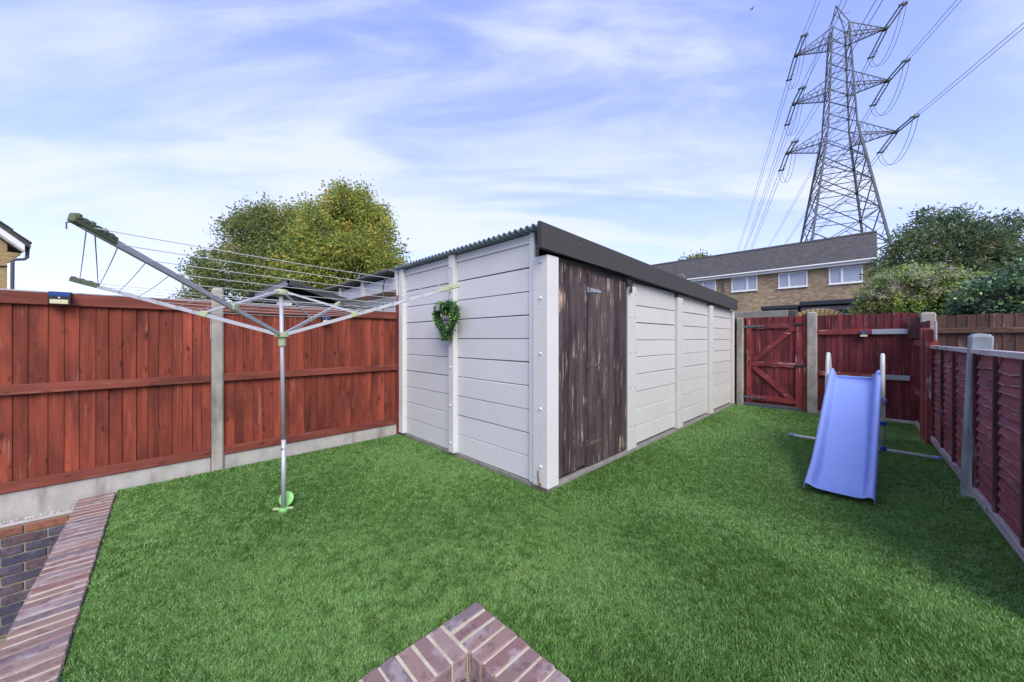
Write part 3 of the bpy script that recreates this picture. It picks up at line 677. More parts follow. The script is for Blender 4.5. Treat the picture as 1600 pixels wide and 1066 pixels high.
# timber bay: fixed planks, then the door
xs=.125
while xs<.655:
    wd=min(rng.uniform(.10,.135),.66-xs)
    if .66-xs-wd<.04: wd=.66-xs
    MB().cbox(xs+.002,xs+wd-.002,-.128,-.105,.03+rng.uniform(0,.04),2.09,.003).build('fixed_plank',M['door'],ga); xs+=wd
MB().box(.13,1.485,-.104,-.08,.02,2.09).build('door_backing',M['black'],ga)
MB().cbox(.664,1.485,-.122,-.105,2.035,2.09,.003).build('lintel_board',M['door'],ga)
MB().cbox(.12,1.49,-.158,-.106,-.02,.022,.004).build('sill',M['slab'],ga)
dr=MB().box(.672,1.478,-.112,-.1045,.04,2.028).build('door',M['black'],ga)
xs=.67
for wd in (.15,.095,.15,.12,.115,.18):
    wd=min(wd,1.48-xs); MB().cbox(xs+.0025,xs+wd-.0025,-.138+rng.uniform(-.002,.002),-.1125,.035,2.03,.004).build('plank',M['door'],dr); xs+=wd
for z in (1.86,1.08,.27):
    h=MB(); h.prism([(0,-.022),(.0,.022),(.20,.012),(.215,0),(.20,-.012)],0,.004,lambda a,b,d:(.69+a,-.1415-d,b+z)); h.box(.655,.668,-.145,-.126,z-.03,z+.03); hh=h.build('hinge',M['zinc'] if z==1.86 else M['dullrust'],dr)
    for xb in (.72,.80): put('nail',nail_me,hh,(xb,-.1455,z),(R(90),0,0))
lk=MB(); lk.cbox(1.44,1.52,-.175,-.157,1.985,2.055,.004); lk.cbox(1.475,1.515,-.195,-.176,1.90,1.975,.006); lk.tube([(1.482,-.186,1.97),(1.482,-.186,2.0),(1.508,-.186,2.0),(1.508,-.186,1.97)],.005,6); lk.build('padlock',M['black'],dr)
# fascia and roof
fa=MB(); n=10
def fpt(s,z): return (s,z)
S0,S1=-.165,6.1
vs=[];fs=[]
for i in range(n+1):
    s=S0+(S1-S0)*i/n; zt=zroof(s)+.02; wob=.004*math.sin(i*2.1)
    vs+=[(s,-.215+wob,zt-.23),(s,-.215+wob,zt-.01),(s,-.20,zt),(s,-.17,zt),(s,-.17,zt-.23)]
for i in range(n):
    for q in range(5): fs.append((i*5+q,(i+1)*5+q,(i+1)*5+(q+1)%5,i*5+(q+1)%5))
fs+=[(0,1,2,3,4),(n*5+4,n*5+3,n*5+2,n*5+1,n*5)]
fa.add(vs,fs); fo=fa.build('fascia',M['felt'],ga)
for s in (.4,1.5,2.6,3.7,4.8,5.7): put('nail',nail_me,fo,(s,-.222,zroof(s)-.10+rng.uniform(-.05,.05)),(R(90),0,0))
corrugated(ga,-.10,6.15,-.165,2.66,lambda s:zroof(s)+.022,M['roofsheet'])
MB().box(.051,6.0,-.10,2.55,2.06,2.13).build('wall_plate',M['slab'],ga)

# heart wreath
hw=thing('heart_wreath','green leafy heart-shaped wreath hanging on the white garage wall','wreath',W(-.075,1.275,1.62),TH-R(90))  # local x = to the right (-t), local y = out of the wall? set below
def heart(a): 
    x=.190*math.sin(a)**3; y=(.0132*(13*math.cos(a)-5*math.cos(2*a)-2*math.cos(3*a)-math.cos(4*a))); return x*1.0,y
path=[Vector((heart(a)[0],-.02,heart(a)[1]*1.0-.02)) for a in [2*math.pi*i/60 for i in range(60)]]
MB().tube(path,.032,8,closed=True).build('frame_ring',M['turfbase'],hw)
def leaf_cloud(C,N,size,nper,spread,colr,flat=.25,aspect=1.7):
    """numpy leaves: centres C (k,3); returns verts, quads, attr. N optional outward directions"""
    k=len(C)*nper; c=np.repeat(C,nper,0)+nrg.normal(0,1,(k,3))*np.asarray(spread)
    d=nrg.normal(0,1,(k,3))
    if N is not None: d=d*.8+np.repeat(N,nper,0)*1.2
    d/=np.linalg.norm(d,axis=1,keepdims=True)+1e-9
    o=np.cross(d,nrg.normal(0,1,(k,3))); o/=np.linalg.norm(o,axis=1,keepdims=True)+1e-9
    nn=np.cross(d,o)
    L=(size*nrg.uniform(.6,1.25,k))[:,None]; Wd=L/aspect*.5
    p0=c; p1=c+d*L*.45+o*Wd; p2=c+d*L+nn*L*flat*nrg.normal(0,.6,(k,1)); p3=c+d*L*.45-o*Wd
    V=np.stack([p0,p1,p2,p3],1).reshape(-1,3); Q=np.arange(k*4).reshape(-1,4)
    return V,Q,colr(k)
V=[];N=[]
for p_ in path:
    for q in range(26):
        a=rng.uniform(0,6.28); d=Vector((math.cos(a),math.sin(a)*1.0,rng.uniform(-.8,.8))); d.normalize()
        if d.y>.5: d.y*=-1
        V.append(p_+d*rng.uniform(.026,.050)); N.append(d)
Vv,Q,A=leaf_cloud(np.array(V),np.array(N),.024,4,.007,lambda k:np.clip(nrg.beta(1.5,1.7,k),0,1),aspect=1.5)
me=fast_mesh('leaves',Vv,Q,None,A); me.materials.append(M['leaf_box']); o=put('leaves',me,hw); tag(o,kind='stuff')
MB().cbox(-.095,-.045,-.125,-.095,.05,.125,.004).build('battery_box',M['zinc'],hw,rot=(0,R(10),0))
MB().tube([(.005,-.02,.10),(.012,-.0,.20),(.015,.015,.30),(.015,.02,.31)],.0025,5).build('hanger',M['black'],hw)
hw.location=W(-.095,1.275,1.615)

# neighbour's garage continuing behind the fence
gn=thing('neighbour_garage','older white panel garage with mossy corrugated roof behind the red-brown fence','garage',W(0,0,0))
MB().box(.052,6.0,2.70,5.62,-.06,2.30).build('core',M['slab'],gn)
for (t0,t1) in ((2.72,3.86),(3.97,4.93),(5.04,5.55)):
    me=panel_mesh(t1-t0,.224,M['gwhite'],'y')
    for k in range(10): put('wall_panel',me,gn,(0.0,t1,.05+.224*k),(0,0,0))
for (a,b) in ((3.86,3.97),(4.93,5.04),(5.55,5.66),(2.64,2.72)):
    MB().cbox(-.05,.05,a+.001,b-.001,-.06,2.335,.008).build('wall_post',M['gpost'],gn)
MB().cbox(-.085,-.052,2.66,4.6,1.98,2.06,.004).build('rail',M['rail_brown'],gn)
MB().cbox(-.085,-.052,4.62,5.6,1.95,2.01,.004).build('rail',M['rail_brown'],gn)
corrugated(gn,-.14,6.1,2.72,5.78,lambda s:zroof(s)+.015,M['oldsheet'])
o=MB().tube([(-.10,2.98,1.5),(-.10,2.97,1.9),(-.10,2.98,2.15),(-.08,2.95,2.27),(-.02,2.93,2.30)],.012,6).build('hanging_cable',M['skin_cable'],None,P0,(0,0,TH)); tag(o,'thin dark green cable hanging down the older white garage wall','cable')

# neighbour's shed behind the fence
sh=thing('garden_shed','dark felt-roofed shed with a lopsided gable behind the red-brown fence','shed',W(0,3.5,0))
gp=[(-1.50,-.05),(-1.50,1.80),(-1.253,1.98),(-.10,1.70),(-.10,-.05)]
MB().prism([(a,b) for a,b in gp],.06,1.35,lambda a,b,d:(a,d,b)).build('body',M['anthracite'],sh)
for k in range(6):
    z0=1.42+.085*k; xr=-.14 if z0<1.62 else -.14-(z0-1.60)*3.9
    if xr>-1.40: MB().prism([(.022,z0),(.028,z0),(.06,z0+.09),(.05,z0+.09)],-1.47,xr,lambda a,b,d:(d,a,b)).build('board',M['shedboard'],sh)
def slope(a,b,th,y0,y1,mat,name):
    (x0,z0),(x1,z1)=a,b; d=Vector((x1-x0,0,z1-z0)).normalized(); nrm=Vector((-d.z,0,d.x)); 
    if nrm.z<0: nrm=-nrm
    A=[Vector((x0,0,z0)),Vector((x1,0,z1)),Vector((x1,0,z1))+nrm*th,Vector((x0,0,z0))+nrm*th]
    return MB().prism([(p.x,p.z) for p in A],y0,y1,lambda a,b,d:(a,d,b)).build(name,mat,sh)
slope((-1.62,1.925),(-1.253,2.15),.03,-.12,1.45,M['felt'],'roof'); slope((-1.2525,2.15),(.0,1.80),.03,-.12,1.45,M['felt'],'roof')
slope((-1.60,1.87),(-1.253,2.085),.06,-.14,-.122,M['shedtrim'],'barge_board'); slope((-1.2525,2.085),(-.02,1.735),.06,-.14,-.122,M['shedboard'],'barge_board')
MB().cbox(-1.36,-1.18,-.0,.02,1.60,1.86,.004).build('panel',M['gwhite'],sh)
o=MB().box(.16,.34,0,.01,0,0) if False else None

# ================================================================== ROTARY AIRER
PB=Vector((-1.8187,2.8274,0))
ra=thing('rotary_washing_line','aluminium rotary washing line with four arms and pale green fittings','washing line',PB,0)
tips=[Vector((-1.612,1.326,1.782))-PB,Vector((-3.165,2.578,1.772))-PB,Vector((-.487,3.09,1.806))-PB,Vector((-2.10,4.31,1.775))-PB]
lean=Vector((-.020,0,0))
P_lo=Vector((-.012,0,1.39)); P_hi=Vector((-.018,0,1.725))
MB().tube([(0,0,-.05),(.001,0,.55)],.0165,14).build('lower_pole',M['alu'],ra,smooth=True)
MB().tube([(.001,0,.551),(-.02,0,1.73)],.0145,14).build('upper_pole',M['alu'],ra,smooth=True)
MB().tube([(.0,0,.47),(.0,0,.485)],.0172,12).build('rust_band',M['rust'],ra)
MB().lathe([(.045,-.02),(.05,-.012),(.05,.012),(.03,.02)],14,Matrix.Translation(P_hi)).build('top_hub',M['greenp'],ra)
MB().lathe([(.020,-.10),(.026,-.09),(.027,-.03),(.048,-.022),(.05,.01),(.024,.016)],14,Matrix.Translation(P_lo)).build('lower_hub',M['greenp'],ra)
for k,tp in enumerate(tips):
    d=tp-P_lo; dh=Vector((d.x,d.y,0)).normalized(); a=P_lo+dh*.035
    arm=MB().bar(a,tp,.016,.026).build('arm',M['alu'],ra)
    st=P_lo+d*.40
    MB().bar(P_hi+dh*.035,st+Vector((0,0,.012)),.011,.016).build('strut',M['alu'],ra)
    mcl=Matrix.Translation(st)@d.to_track_quat('Y','Z').to_matrix().to_4x4()
    MB().cbox(-.015,.015,-.025,.025,-.022,.022,.004,mcl).build('strut_clip',M['greenp'],ra)
    mt=Matrix.Translation(tp)@d.to_track_quat('Y','Z').to_matrix().to_4x4()
    cap=MB(); cap.cbox(-.0125,.0125,-.14,.035,-.012,.022,.004,mt)
    for q in range(6): cap.cbox(-.015,.015,-.12+.026*q,-.102+.026*q,.005,.024+.004*(q%2),.003,mt)
    cap.build('arm_cap',M['mossp'] if k<2 else M['greenp'],ra)
fr=[.985,.90,.81,.72,.63,.54,.46]
order=[0,1,3,2]
for f in fr:
    for i in range(4):
        k0=order[i]; k1=order[(i+1)%4]
        a=P_lo+(tips[k0]-P_lo)*f; b=P_lo+(tips[k1]-P_lo)*f; sag=.012*f
        pts=[a.lerp(b,q/8)+Vector((0,0,-4*sag*(q/8)*(1-q/8))) for q in range(9)]
        MB().tube(pts,.0021,5).build('line',M['line'],ra)
a=P_lo+(tips[0]-P_lo)*.965; b=P_lo+(tips[1]-P_lo)*.9; MB().tube([a,a.lerp(b,.5),b],.0022,5).build('line',M['line_dark'],ra)
MB().tube([tips[0]+Vector((-.008,-.012,.0)),tips[0]+Vector((-.014,-.03,-.006)),tips[0]+Vector((-.014,-.03,-.03))],.0025,5).build('line_end',M['line_dark'],ra)
# ground socket lid
soc=MB(); mlid=Matrix.Translation((-.012,.055,.055))@Matrix.Rotation(R(68),4,'X')
soc.lathe([(.05,-.006),(.058,-.004),(.058,.004),(.05,.008),(.03,.012)],18,mlid); soc.build('socket_lid',M['limep'],ra)
MB().lathe([(.034,-.03),(.036,.002),(.03,.008)],16).build('socket',M['limep'],ra)
MB().cbox(-.075,-.03,-.02,.0,-.006,.010,.003).build('socket_tab',M['greenp'],ra); MB().cbox(.03,.07,.0,.02,-.006,.010,.003).build('socket_tab',M['greenp'],ra)

# ================================================================== SLIDE
sl=thing('garden_slide','small blue plastic slide with grey tubular handles standing on the turf','slide',W(1.64,-1.985,0),TH-R(1.9))
# chute profile (x along slope, z)
prof=[(0,.030),(.05,.026),(.16,.030),(.30,.050),(.45,.10),(.62,.19),(.80,.295),(1.0,.42),(1.2,.545),(1.40,.67),(1.55,.765),(1.66,.825),(1.74,.855),(1.80,.865)]
# cross-section offsets (y, dz): from left rim outside to right rim outside
def sect(hr,wd):
    w2=wd/2
    return [(-w2-.020,-.012-.015),(-w2-.022,hr-.012),(-w2-.010,hr),(-w2+.012,hr-.004),(-w2+.026,hr*.45),(-w2+.040,.006),(-w2+.060,0),(-.08,-.002),(0,-.003),(.08,-.002),(w2-.060,0),(w2-.040,.006),(w2-.026,hr*.45),(w2-.012,hr-.004),(w2+.010,hr),(w2+.022,hr-.012),(w2+.020,-.027)]
mb=MB(); ns=len(sect(.1,.4)); vs=[]; np_=len(prof)
for i,(x,z) in enumerate(prof):
    a=prof[max(i-1,0)]; b=prof[min(i+1,np_-1)]; tx,tz=b[0]-a[0],b[1]-a[1]; l=math.hypot(tx,tz); nx,nz=-tz/l,tx/l
    hr=.025+.075*min(1,i/3.0) if i<9 else (.10-.0*(i-9)); 
    if i>=11: hr=.10+.03*math.sin((i-10)/3*1.57)
    for (y,d) in sect(hr,.395): vs.append((x+nx*d,y,z+nz*d))
fs=[(i*ns+j,i*ns+j+1,(i+1)*ns+j+1,(i+1)*ns+j) for i in range(np_-1) for j in range(ns-1)]
mb.add(vs,fs); ch=mb.build('chute',M['slide'],sl,smooth=True)
so_=ch.modifiers.new('solid','SOLIDIFY'); so_.thickness=.010; so_.offset=-1
ss=ch.modifiers.new('sub','SUBSURF'); ss.levels=1; ss.render_levels=2
MB().cbox(1.79,1.815,-.21,.21,.845,.905,.008).build('top_lip',M['slide'],sl)
for s_ in (-1,1):
    y=s_*.232
    MB().tube([(1.58,y,.62),(1.63,y,.85),(1.66,y,1.05),(1.685,y,1.13),(1.73,y,1.172),(1.79,y,1.165),(1.835,y,1.11),(1.86,y,.98),(1.90,y,.70),(1.98,y,.34),(2.055,y,.03)],.019,10).build('handrail',M['tubegrey'],sl,smooth=True)
    for (x,z) in ((1.915,.62),(1.975,.36),(2.05,.045)):
        MB().lathe([(.029,-.025),(.031,-.015),(.031,.015),(.029,.025)],12,Matrix.Translation((x,y,z))@Matrix.Rotation(R(-14),4,'Y')).build('clamp',M['clamp'],sl)
    MB().tube([(1.60,y*.94,.68),(1.56,y*.94,.70)],.02,8).build('rail_plug',M['clamp'],sl)
for (x,z) in ((1.915,.62),(1.975,.36)):
    MB().cbox(x-.05,x+.05,-.215,.215,z-.02,z+.02,.008).build('step',M['clamp'],sl)
MB().tube([(2.06,.62,.028),(2.06,-.62,.028)],.017,10).build('base_bar',M['tubewhite'],sl,smooth=True)
for s_ in (-1,1): MB().tube([(2.06,.62*s_,.028),(2.06,.68*s_,.028)],.0195,10).build('end_cap',M['slide'],sl,smooth=True)
# small fallen leaf
lf=MB().add([(0,0,.012),(.02,.012,.02),(.05,0,.014),(.02,-.012,.012)],[(0,1,2,3)]).build('fallen_leaf',M['leafdry'],None,W(2.62,-2.43,0),(0,0,.3)); tag(lf,'tiny dry brown leaf lying on the turf near the leaning post','leaf')

# ================================================================== TERRACE HOUSE
th_=thing('terrace_house','long two-storey buff brick terrace with slate-grey tiled roof behind the gate','house',W(24,0,0))
T0,T1=-2.2,15.0; EAV=5.35
MB().box(0,8,T0,T1,-.07,EAV).build('wall',M['yellowbrick'],th_)
# gable triangle
MB().prism([(0,EAV),(8,EAV),(4,EAV+2.15)],T0,T0+.3,lambda a,b,d:(a,d+.0,b)).build('gable',M['yellowbrick'],th_)
RS=2.18/4.35
def rz(x): return 5.55+(x+.35)*RS
ro=MB().add([(-.35,T0-.12,rz(-.35)),(-.35,T1,rz(-.35)),(4,T1,rz(4)),(4,T0-.12,rz(4)),(8.35,T0-.12,rz(-.35)),(8.35,T1,rz(-.35))],[(0,3,2,1),(3,4,5,2),(0,1,5,4)]).build('roof',M['tile'],th_)
tv=[];tq=[];ta=[]; base=np.array([(0,0),(1,0),(1,1),(0,1)])
row=0; x=-.40
while x<3.98:
    y=T0-.14+(.15 if row%2 else 0)
    while y<T1-.1:
        j=rng.uniform(-.004,.006); x1=x+.36; k=len(tv)
        za=rz(x)+.035+j; zb=rz(x1)+.012
        tv+=[(x,y,za),(x,y+.29,za+rng.uniform(-.004,.004)),(x1,y+.29,zb),(x1,y,zb),(x,y,za-.025),(x,y+.29,za-.025)]
        tq+=[(k+3,k+2,k+1,k),(k,k+1,k+5,k+4)]; y+=.30
    x+=.27; row+=1
me=fast_mesh('roof_tiles',np.array(tv),np.array(tq)); me.materials.append(M['tile']); o=put('roof_tiles',me,ro); tag(o,kind='stuff')
MB().tube([(4,T0-.12,rz(4)+.02),(4,T1,rz(4)+.02)],.11,8).build('ridge',M['tile'],ro)
MB().cbox(-.30,-.02,T0-.10,T1,5.33,5.52,.01).build('fascia',M['upvc'],th_)
MB().tube([(-.37,T0-.10,5.50),(-.37,T1,5.50)],.055,8).build('gutter',M['upvc'],th_)
MB().prism([(-.35,5.50),(4,7.68),(8.35,5.5),(8.35,5.35),(4,7.50),(-.35,5.33)],T0-.15,T0-.10,lambda a,b,d:(a,d,b)).build('verge_board',M['goldbrick'],th_)
def window(t0,t1,z0,z1,split,bright):
    f=MB(); w_=.06
    for (a,b,c,d) in ((t0,t1,z0,z0+w_),(t0,t1,z1-w_,z1),(t0,t0+w_,z0+w_+.001,z1-w_-.001),(t1-w_,t1,z0+w_+.001,z1-w_-.001)): f.cbox(-.05,.02,a,b,c,d,.006)
    sp=t0+(t1-t0)*split; f.cbox(-.055,.02,sp-.05,sp+.05,z0+w_+.001,z1-w_-.001,.006)
    wo=f.build('window',M['upvc'],th_)
    for (a,b) in ((t0+w_,sp-.05),(sp+.05,t1-w_)): MB().box(-.012,-.006,a,b,z0+w_,z1-w_).build('pane',M['curtain'] if bright(a,b) else M['glass'],wo)
    MB().cbox(-.09,.0,t0-.05,t1+.05,z0-.05,z0-.002,.006).build('sill',M['upvc'],wo)
window(-1.80,-.45,4.39,5.30,.60,lambda a,b:True); window(.46,1.83,4.40,5.30,.62,lambda a,b:True)
window(2.88,4.30,4.42,5.32,.38,lambda a,b:True); window(5.2,6.65,4.46,5.32,.56,lambda a,b:True); window(9.5,11.0,4.46,5.32,.56,lambda a,b:True)
MB().tube([(-.10,4.75,5.4),(-.10,4.75,3.0),(-.10,4.75,-.05)],.035,8).build('downpipe',M['gutter'],th_)
for (t0,t1,z0,z1) in ((3.0,4.6,.9,2.1),(-1.7,-.5,.9,2.1),(6.0,8,.9,2.1)):
    window(t0,t1,z0,z1,.5,lambda a,b:False)
# satellite dish on the house wall
sdh=thing('satellite_dish','grey satellite dish on a pole at the eaves of the brick terrace','dish',W(23.9,7.2,5.2))
MB().tube([(0,0,-.9),(0,0,.55)],.03,8).build('pole',M['upvc'],sdh)
mdd=Matrix.Translation((-.1,.25,.45))@Matrix.Rotation(R(-75),4,'Y')@Matrix.Rotation(R(25),4,'X')
MB().lathe([(.02,0),(.15,.012),(.28,.045),(.36,.08),(.365,.085),(.28,.06),(.02,.03)],18,mdd).build('dish',M['gutter'],sdh,smooth=True)
MB().tube([(-.1,.25,.45),(-.35,.2,.3)],.012,6).build('receiver_arm',M['gutter'],sdh)
# dark flat-roofed extension and canopy
ex=thing('rear_extension','dark grey flat-roofed glazed extension on the back of the brick terrace','extension',W(20,0,0))
MB().box(.12,3.98,-3.6,.30,-.06,2.95).build('body',M['anthracite'],ex)
MB().cbox(-.12,3.98,-3.8,.36,2.98,3.19,.02).build('roof_edge',M['anthracite'],ex)
MB().cbox(-.02,.10,-3.7,.32,2.70,2.90,.01).build('beam',M['gutter'],ex)
for k in range(4): MB().cbox(.05,.118,-3.5+.92*k,-2.68+.92*k,.05,2.55,.01).build('glazed_door',M['glass'],ex)
ex2=thing('canopy','low dark grey canopy next to the flat-roofed extension','canopy',W(20,0,0))
MB().cbox(-.1,3.98,.42,1.95,2.87,3.06,.02).build('roof',M['anthracite'],ex2)
for y in (.5,1.85): MB().cbox(-.02,.08,y-.05,y+.05,-.06,2.868,.01).build('post',M['anthracite'],ex2)
# garden wall with arch behind the gate
gw=thing('alley_wall','low buff brick wall with a grey concrete coping just beyond the gate','wall',W(8.6,0,0))
MB().box(0,.22,-1.02,2.2,-.06,1.90).build('wall',M['goldbrick'],gw)
MB().cbox(-.05,.27,-.72,2.2,1.902,2.07,.01).build('coping',M['slab'],gw)
MB().cbox(-.02,.24,-.88,-.73,1.902,2.07,.01).build('slate',M['tile'],gw)
arch=[]
r_=.62
ab=shared(MB().cbox(-.10,.10,-.035,.035,0,.22,.006),'arch_brick',M['goldbrick'])
for k in range(17):
    a=R(40+k*100/16); cy_,cz_=-1.27,1.24; put('arch_brick',ab,gw,(.11,cy_+math.cos(a)*r_,cz_+math.sin(a)*r_),(R(-90)+a,0,0))
MB().prism([(-1.27+.61*math.cos(R(40+k*10)),1.24+.61*math.sin(R(40+k*10))) for k in range(11)]+[(-1.73,-.06),(-1.03,-.06)][::1],.03,.19,lambda a,b,d:(d,a,b)).build('arch_infill',M['goldbrick'],gw)

# ================================================================== NEIGHBOUR HOUSE (left)
nh=thing('brick_house','golden brick house with white soffit and dark downpipe beyond the red-brown fence','house',Vector((-18.05,12.7,0)),R(-29))
KP=.95
def gz(y,z0): return z0-KP*y
MB().box(-8,0,-8,0,-.07,4.75).build('wall',M['goldbrick'],nh)
MB().prism([(0,4.75),(-8,4.75),(-4,4.75+4*KP)],-.3,0,lambda a,b,d:(d,a,b)).build('gable',M['goldbrick'],nh)
MB().prism([(.46,gz(.46,5.10)),(-4,gz(-4,5.10)),(-8.5,gz(.5,5.10)),(-8.5,gz(.5,5.27)),(-4,gz(-4,5.28)),(.46,gz(.46,5.28))],-8.2,.28,lambda a,b,d:(d,a,b)).build('roof',M['tile'],nh)
for k in range(9):
    y=.47-.40*k; z=gz(y,5.285); MB().prism([(y+.02,z-.01),(y-.44,z+.40),(y-.44,z+.425),(y+.02,z+.04)],-8.2,.34,lambda a,b,d:(d,a,b)).build('tile_course',M['tile'],nh)
MB().prism([(.34,gz(.34,4.86)),(-4,gz(-4,4.86)),(-4,gz(-4,5.09)),(.34,gz(.34,5.09))],.24,.275,lambda a,b,d:(d,a,b)).build('barge_board',M['upvc'],nh)
MB().prism([(.32,gz(.32,4.80)),(-4,gz(-4,4.80)),(-4,gz(-4,4.855)),(.32,gz(.32,4.855))],.005,.238,lambda a,b,d:(d,a,b)).build('soffit',M['soffit'],nh)
for k in range(5): MB().cbox(-.25,.0+.05,0.001,.06+.055*k,4.10+.075*k,4.17+.075*k,.004).build('corbel_brick',M['goldbrick'],nh)
MB().tube([(-.02,.45,4.78),(-8,.45,4.78)],.07,8).build('gutter',M['gutter'],nh)
MB().tube([(.02,.44,4.74),(.02,.42,4.35),(.02,.36,4.27),(.02,.16,4.22),(.02,.11,4.15),(.02,.10,2.0),(.02,.10,-.05)],.05,8).build('downpipe',M['gutter'],nh)
MB().tube([(.02,.0,3.95),(.05,-.25,3.93),(.05,-.55,3.98),(.05,-.60,4.15)],.022,6).build('cable',M['black'],nh)

# ================================================================== PYLON
PC=Vector((46.0,50.0,0)); ax=Vector((.882,-.471,0)); al=Vector((.471,.882,0))
RP=math.atan2(ax.y,ax.x)
py=thing('electricity_pylon','tall grey lattice electricity pylon with three pairs of arms behind the terrace','pylon',PC,RP)   # local x = arm axis, local y = line axis
lev=[(0,11.7),(7.5,9.55),(13.5,7.85),(18.3,6.5),(22.3,5.38),(25.6,4.46),(28.6,3.6),(30.8,3.0),(32.6,2.85),(34.4,2.68),(36.0,2.5),(37.9,2.35),(39.6,2.22),(41.4,2.08),(43.0,1.95),(45.0,1.75)]
hwid=lambda z: np.interp(z,[a for a,b in lev],[b/2 for a,b in lev])
cor=[(-1,-1),(1,-1),(1,1),(-1,1)]
for (a,b) in cor:
    MB().tube([(a*w_/2,b*w_/2,z) for z,w_ in lev],[.17 if z<30 else .12 for z,w_ in lev],4).build('leg',M['steel'],py)
apex=Vector((-.35,-.1,48.4))
for (a,b) in cor: MB().tube([(a*.875,b*.875,45.0),apex],.06,4).build('peak_leg',M['steel'],py)
for i in range(4):
    br=MB(); (a0,b0),(a1,b1)=cor[i],cor[(i+1)%4]
    for k in range(len(lev)-1):
        (z0,w0),(z1,w1)=lev[k],lev[k+1]
        A0=Vector((a0*w0/2,b0*w0/2,z0));B0=Vector((a1*w0/2,b1*w0/2,z0));A1=Vector((a0*w1/2,b0*w1/2,z1));B1=Vector((a1*w1/2,b1*w1/2,z1))
        r0=.075 if z0<28 else .05
        br.tube([A0,B1],r0,4,False); br.tube([B0,A1],r0,4,False)
        if k>0 and (z0<30 or k%2==0): br.tube([A0,B0],r0*.9,4,False)
        if z0<27:
            X=(A0+B1)/2; f=w0/(w0+w1); X=A0.lerp(B1,f)
            for (c,d) in ((A0,A1),(B0,B1)):
                m1=c.lerp(d,.5); br.tube([m1,c.lerp(X,.5)],.04,4,False); br.tube([m1,d.lerp(X,.5)],.04,4,False); br.tube([c.lerp(d,.25),c.lerp(X,.5)],.035,4,False); br.tube([c.lerp(d,.75),d.lerp(X,.5)],.035,4,False)
            br.tube([A0.lerp(X,.5),B0.lerp(X,.5)],.04,4,False)
    br.tube([(a0*.875,b0*.875,46.2),(a1*.3,b1*.3,47.3)],.035,4,False)
    tag(br.build('bracing',M['steel'],py),kind='stuff')
arms=[(28.93,5.80),(36.0,5.03),(43.05,4.79)]
ends=[]
for (za,La) in arms:
    for sg in (-1,1):
        ar=MB(); hw0=hwid(za); hw1=hwid(za+2.0); tip=Vector((sg*La,0,za))
        lo=[Vector((sg*hw0,-hw0,za-.15)),Vector((sg*hw0,hw0,za-.15))]; up=[Vector((sg*hw1,-hw1,za+1.9)),Vector((sg*hw1,hw1,za+1.9))]
        for q in lo: ar.tube([q,tip],.085,4,False)
        for q in up: ar.tube([q,tip+Vector((0,0,.1))],.06,4,False)
        n=6
        for k in range(n):
            f0=k/n; f1=(k+.5)/n; f2=(k+1)/n
            for e in (0,1):
                ar.tube([lo[e].lerp(tip,f0),up[e].lerp(tip,f1)],.032,4,False); ar.tube([up[e].lerp(tip,f1),lo[e].lerp(tip,f2)],.032,4,False)
            ar.tube([lo[0].lerp(tip,f0),lo[1].lerp(tip,f1)],.032,4,False); ar.tube([lo[1].lerp(tip,f1),lo[0].lerp(tip,f2)],.032,4,False)
        ar.cbox(sg*La-.22,sg*La+.22,-.3,.3,za-.14,za+.14,.02)
        ar.build('cross_arm',M['steel'],py)
        for dy in (-1,1):
            ins=MB(); e0=Vector((sg*La,dy*.3,za-.05)); e1=Vector((sg*La,dy*4.6,za-.55))
            for off in (-.22,.22):
                o3=Vector((off,0,0)); 
                ns=22; pts=[(e0+o3).lerp(e1+o3,q/ns) for q in range(ns+1)]; ins.tube(pts,[.055 if q%2 else .115 for q in range(ns+1)],6)
            so2=ins.build('insulator_string',M['insul'],py)
            hp=[Vector((sg*La+.3+.28*math.cos(a),dy*(4.25),za-.30+.28*math.sin(a))) for a in [2*math.pi*q/10 for q in range(10)]]
            MB().tube(hp,.03,4,closed=True).build('arcing_ring',M['steel'],so2)
            MB().cbox(sg*La-.4,sg*La+.4,min(dy*4.6,dy*4.8),max(dy*4.6,dy*4.8),za-.66,za-.46,.02).build('yoke_plate',M['steel'],so2)
        for off in (-.22,.22):
            pts=[]
            for q in range(17):
                y=-5+10*q/16; pts.append((sg*(La+.0)+off,y,za-.6-3.4*(1-(y/5)**2)**.75 if abs(y)<5 else za-.6))
            MB().tube(pts,.028,4,False).build('jumper_loop',M['wire'],py)
            ends.append((sg,La,za,off))
rank={28.93:'lowest',36.0:'middle',43.05:'top'}
def wire(loc,dy,z0,rad,label,group):
    span=300.; sag=8.5; pts=[]
    n=40; lim=span*.75 if dy<0 else span
    for q in range(n+1):
        y=lim*(q/n)**1.5; pts.append(((loc),dy*(4.7+y),z0-.6-4*sag*(y/span)*(1-y/span)))
    o=MB().tube(pts,rad,5,False).build('power_line_wire',M['wire'],None,PC,(0,0,RP)); tag(o,label,'power line',group)
for sg,La,za,off in ends:
    side='towards the tree side' if sg>0 else 'towards the gate side'
    sd_='nearer the leafy tree' if sg>0 else 'farther from the leafy tree'
    for dy in (-1,1):
        wire(sg*La+off,dy,za,.026 if dy<0 else .034,f"twin wire running {'over the garden' if dy<0 else 'away behind the terrace'} from the pylon's {rank[za]} {'tree-side' if sg>0 else 'gate-side'} arm",f"wires {rank[za]} {'near' if dy<0 else 'far'} {'tree' if sg>0 else 'gate'} arm")
for dy in (-1,1): wire(-.35,dy,49.0,.022 if dy<0 else .03,"single earth wire "+('passing overhead' if dy<0 else 'running away')+" from the pylon's peak",None)

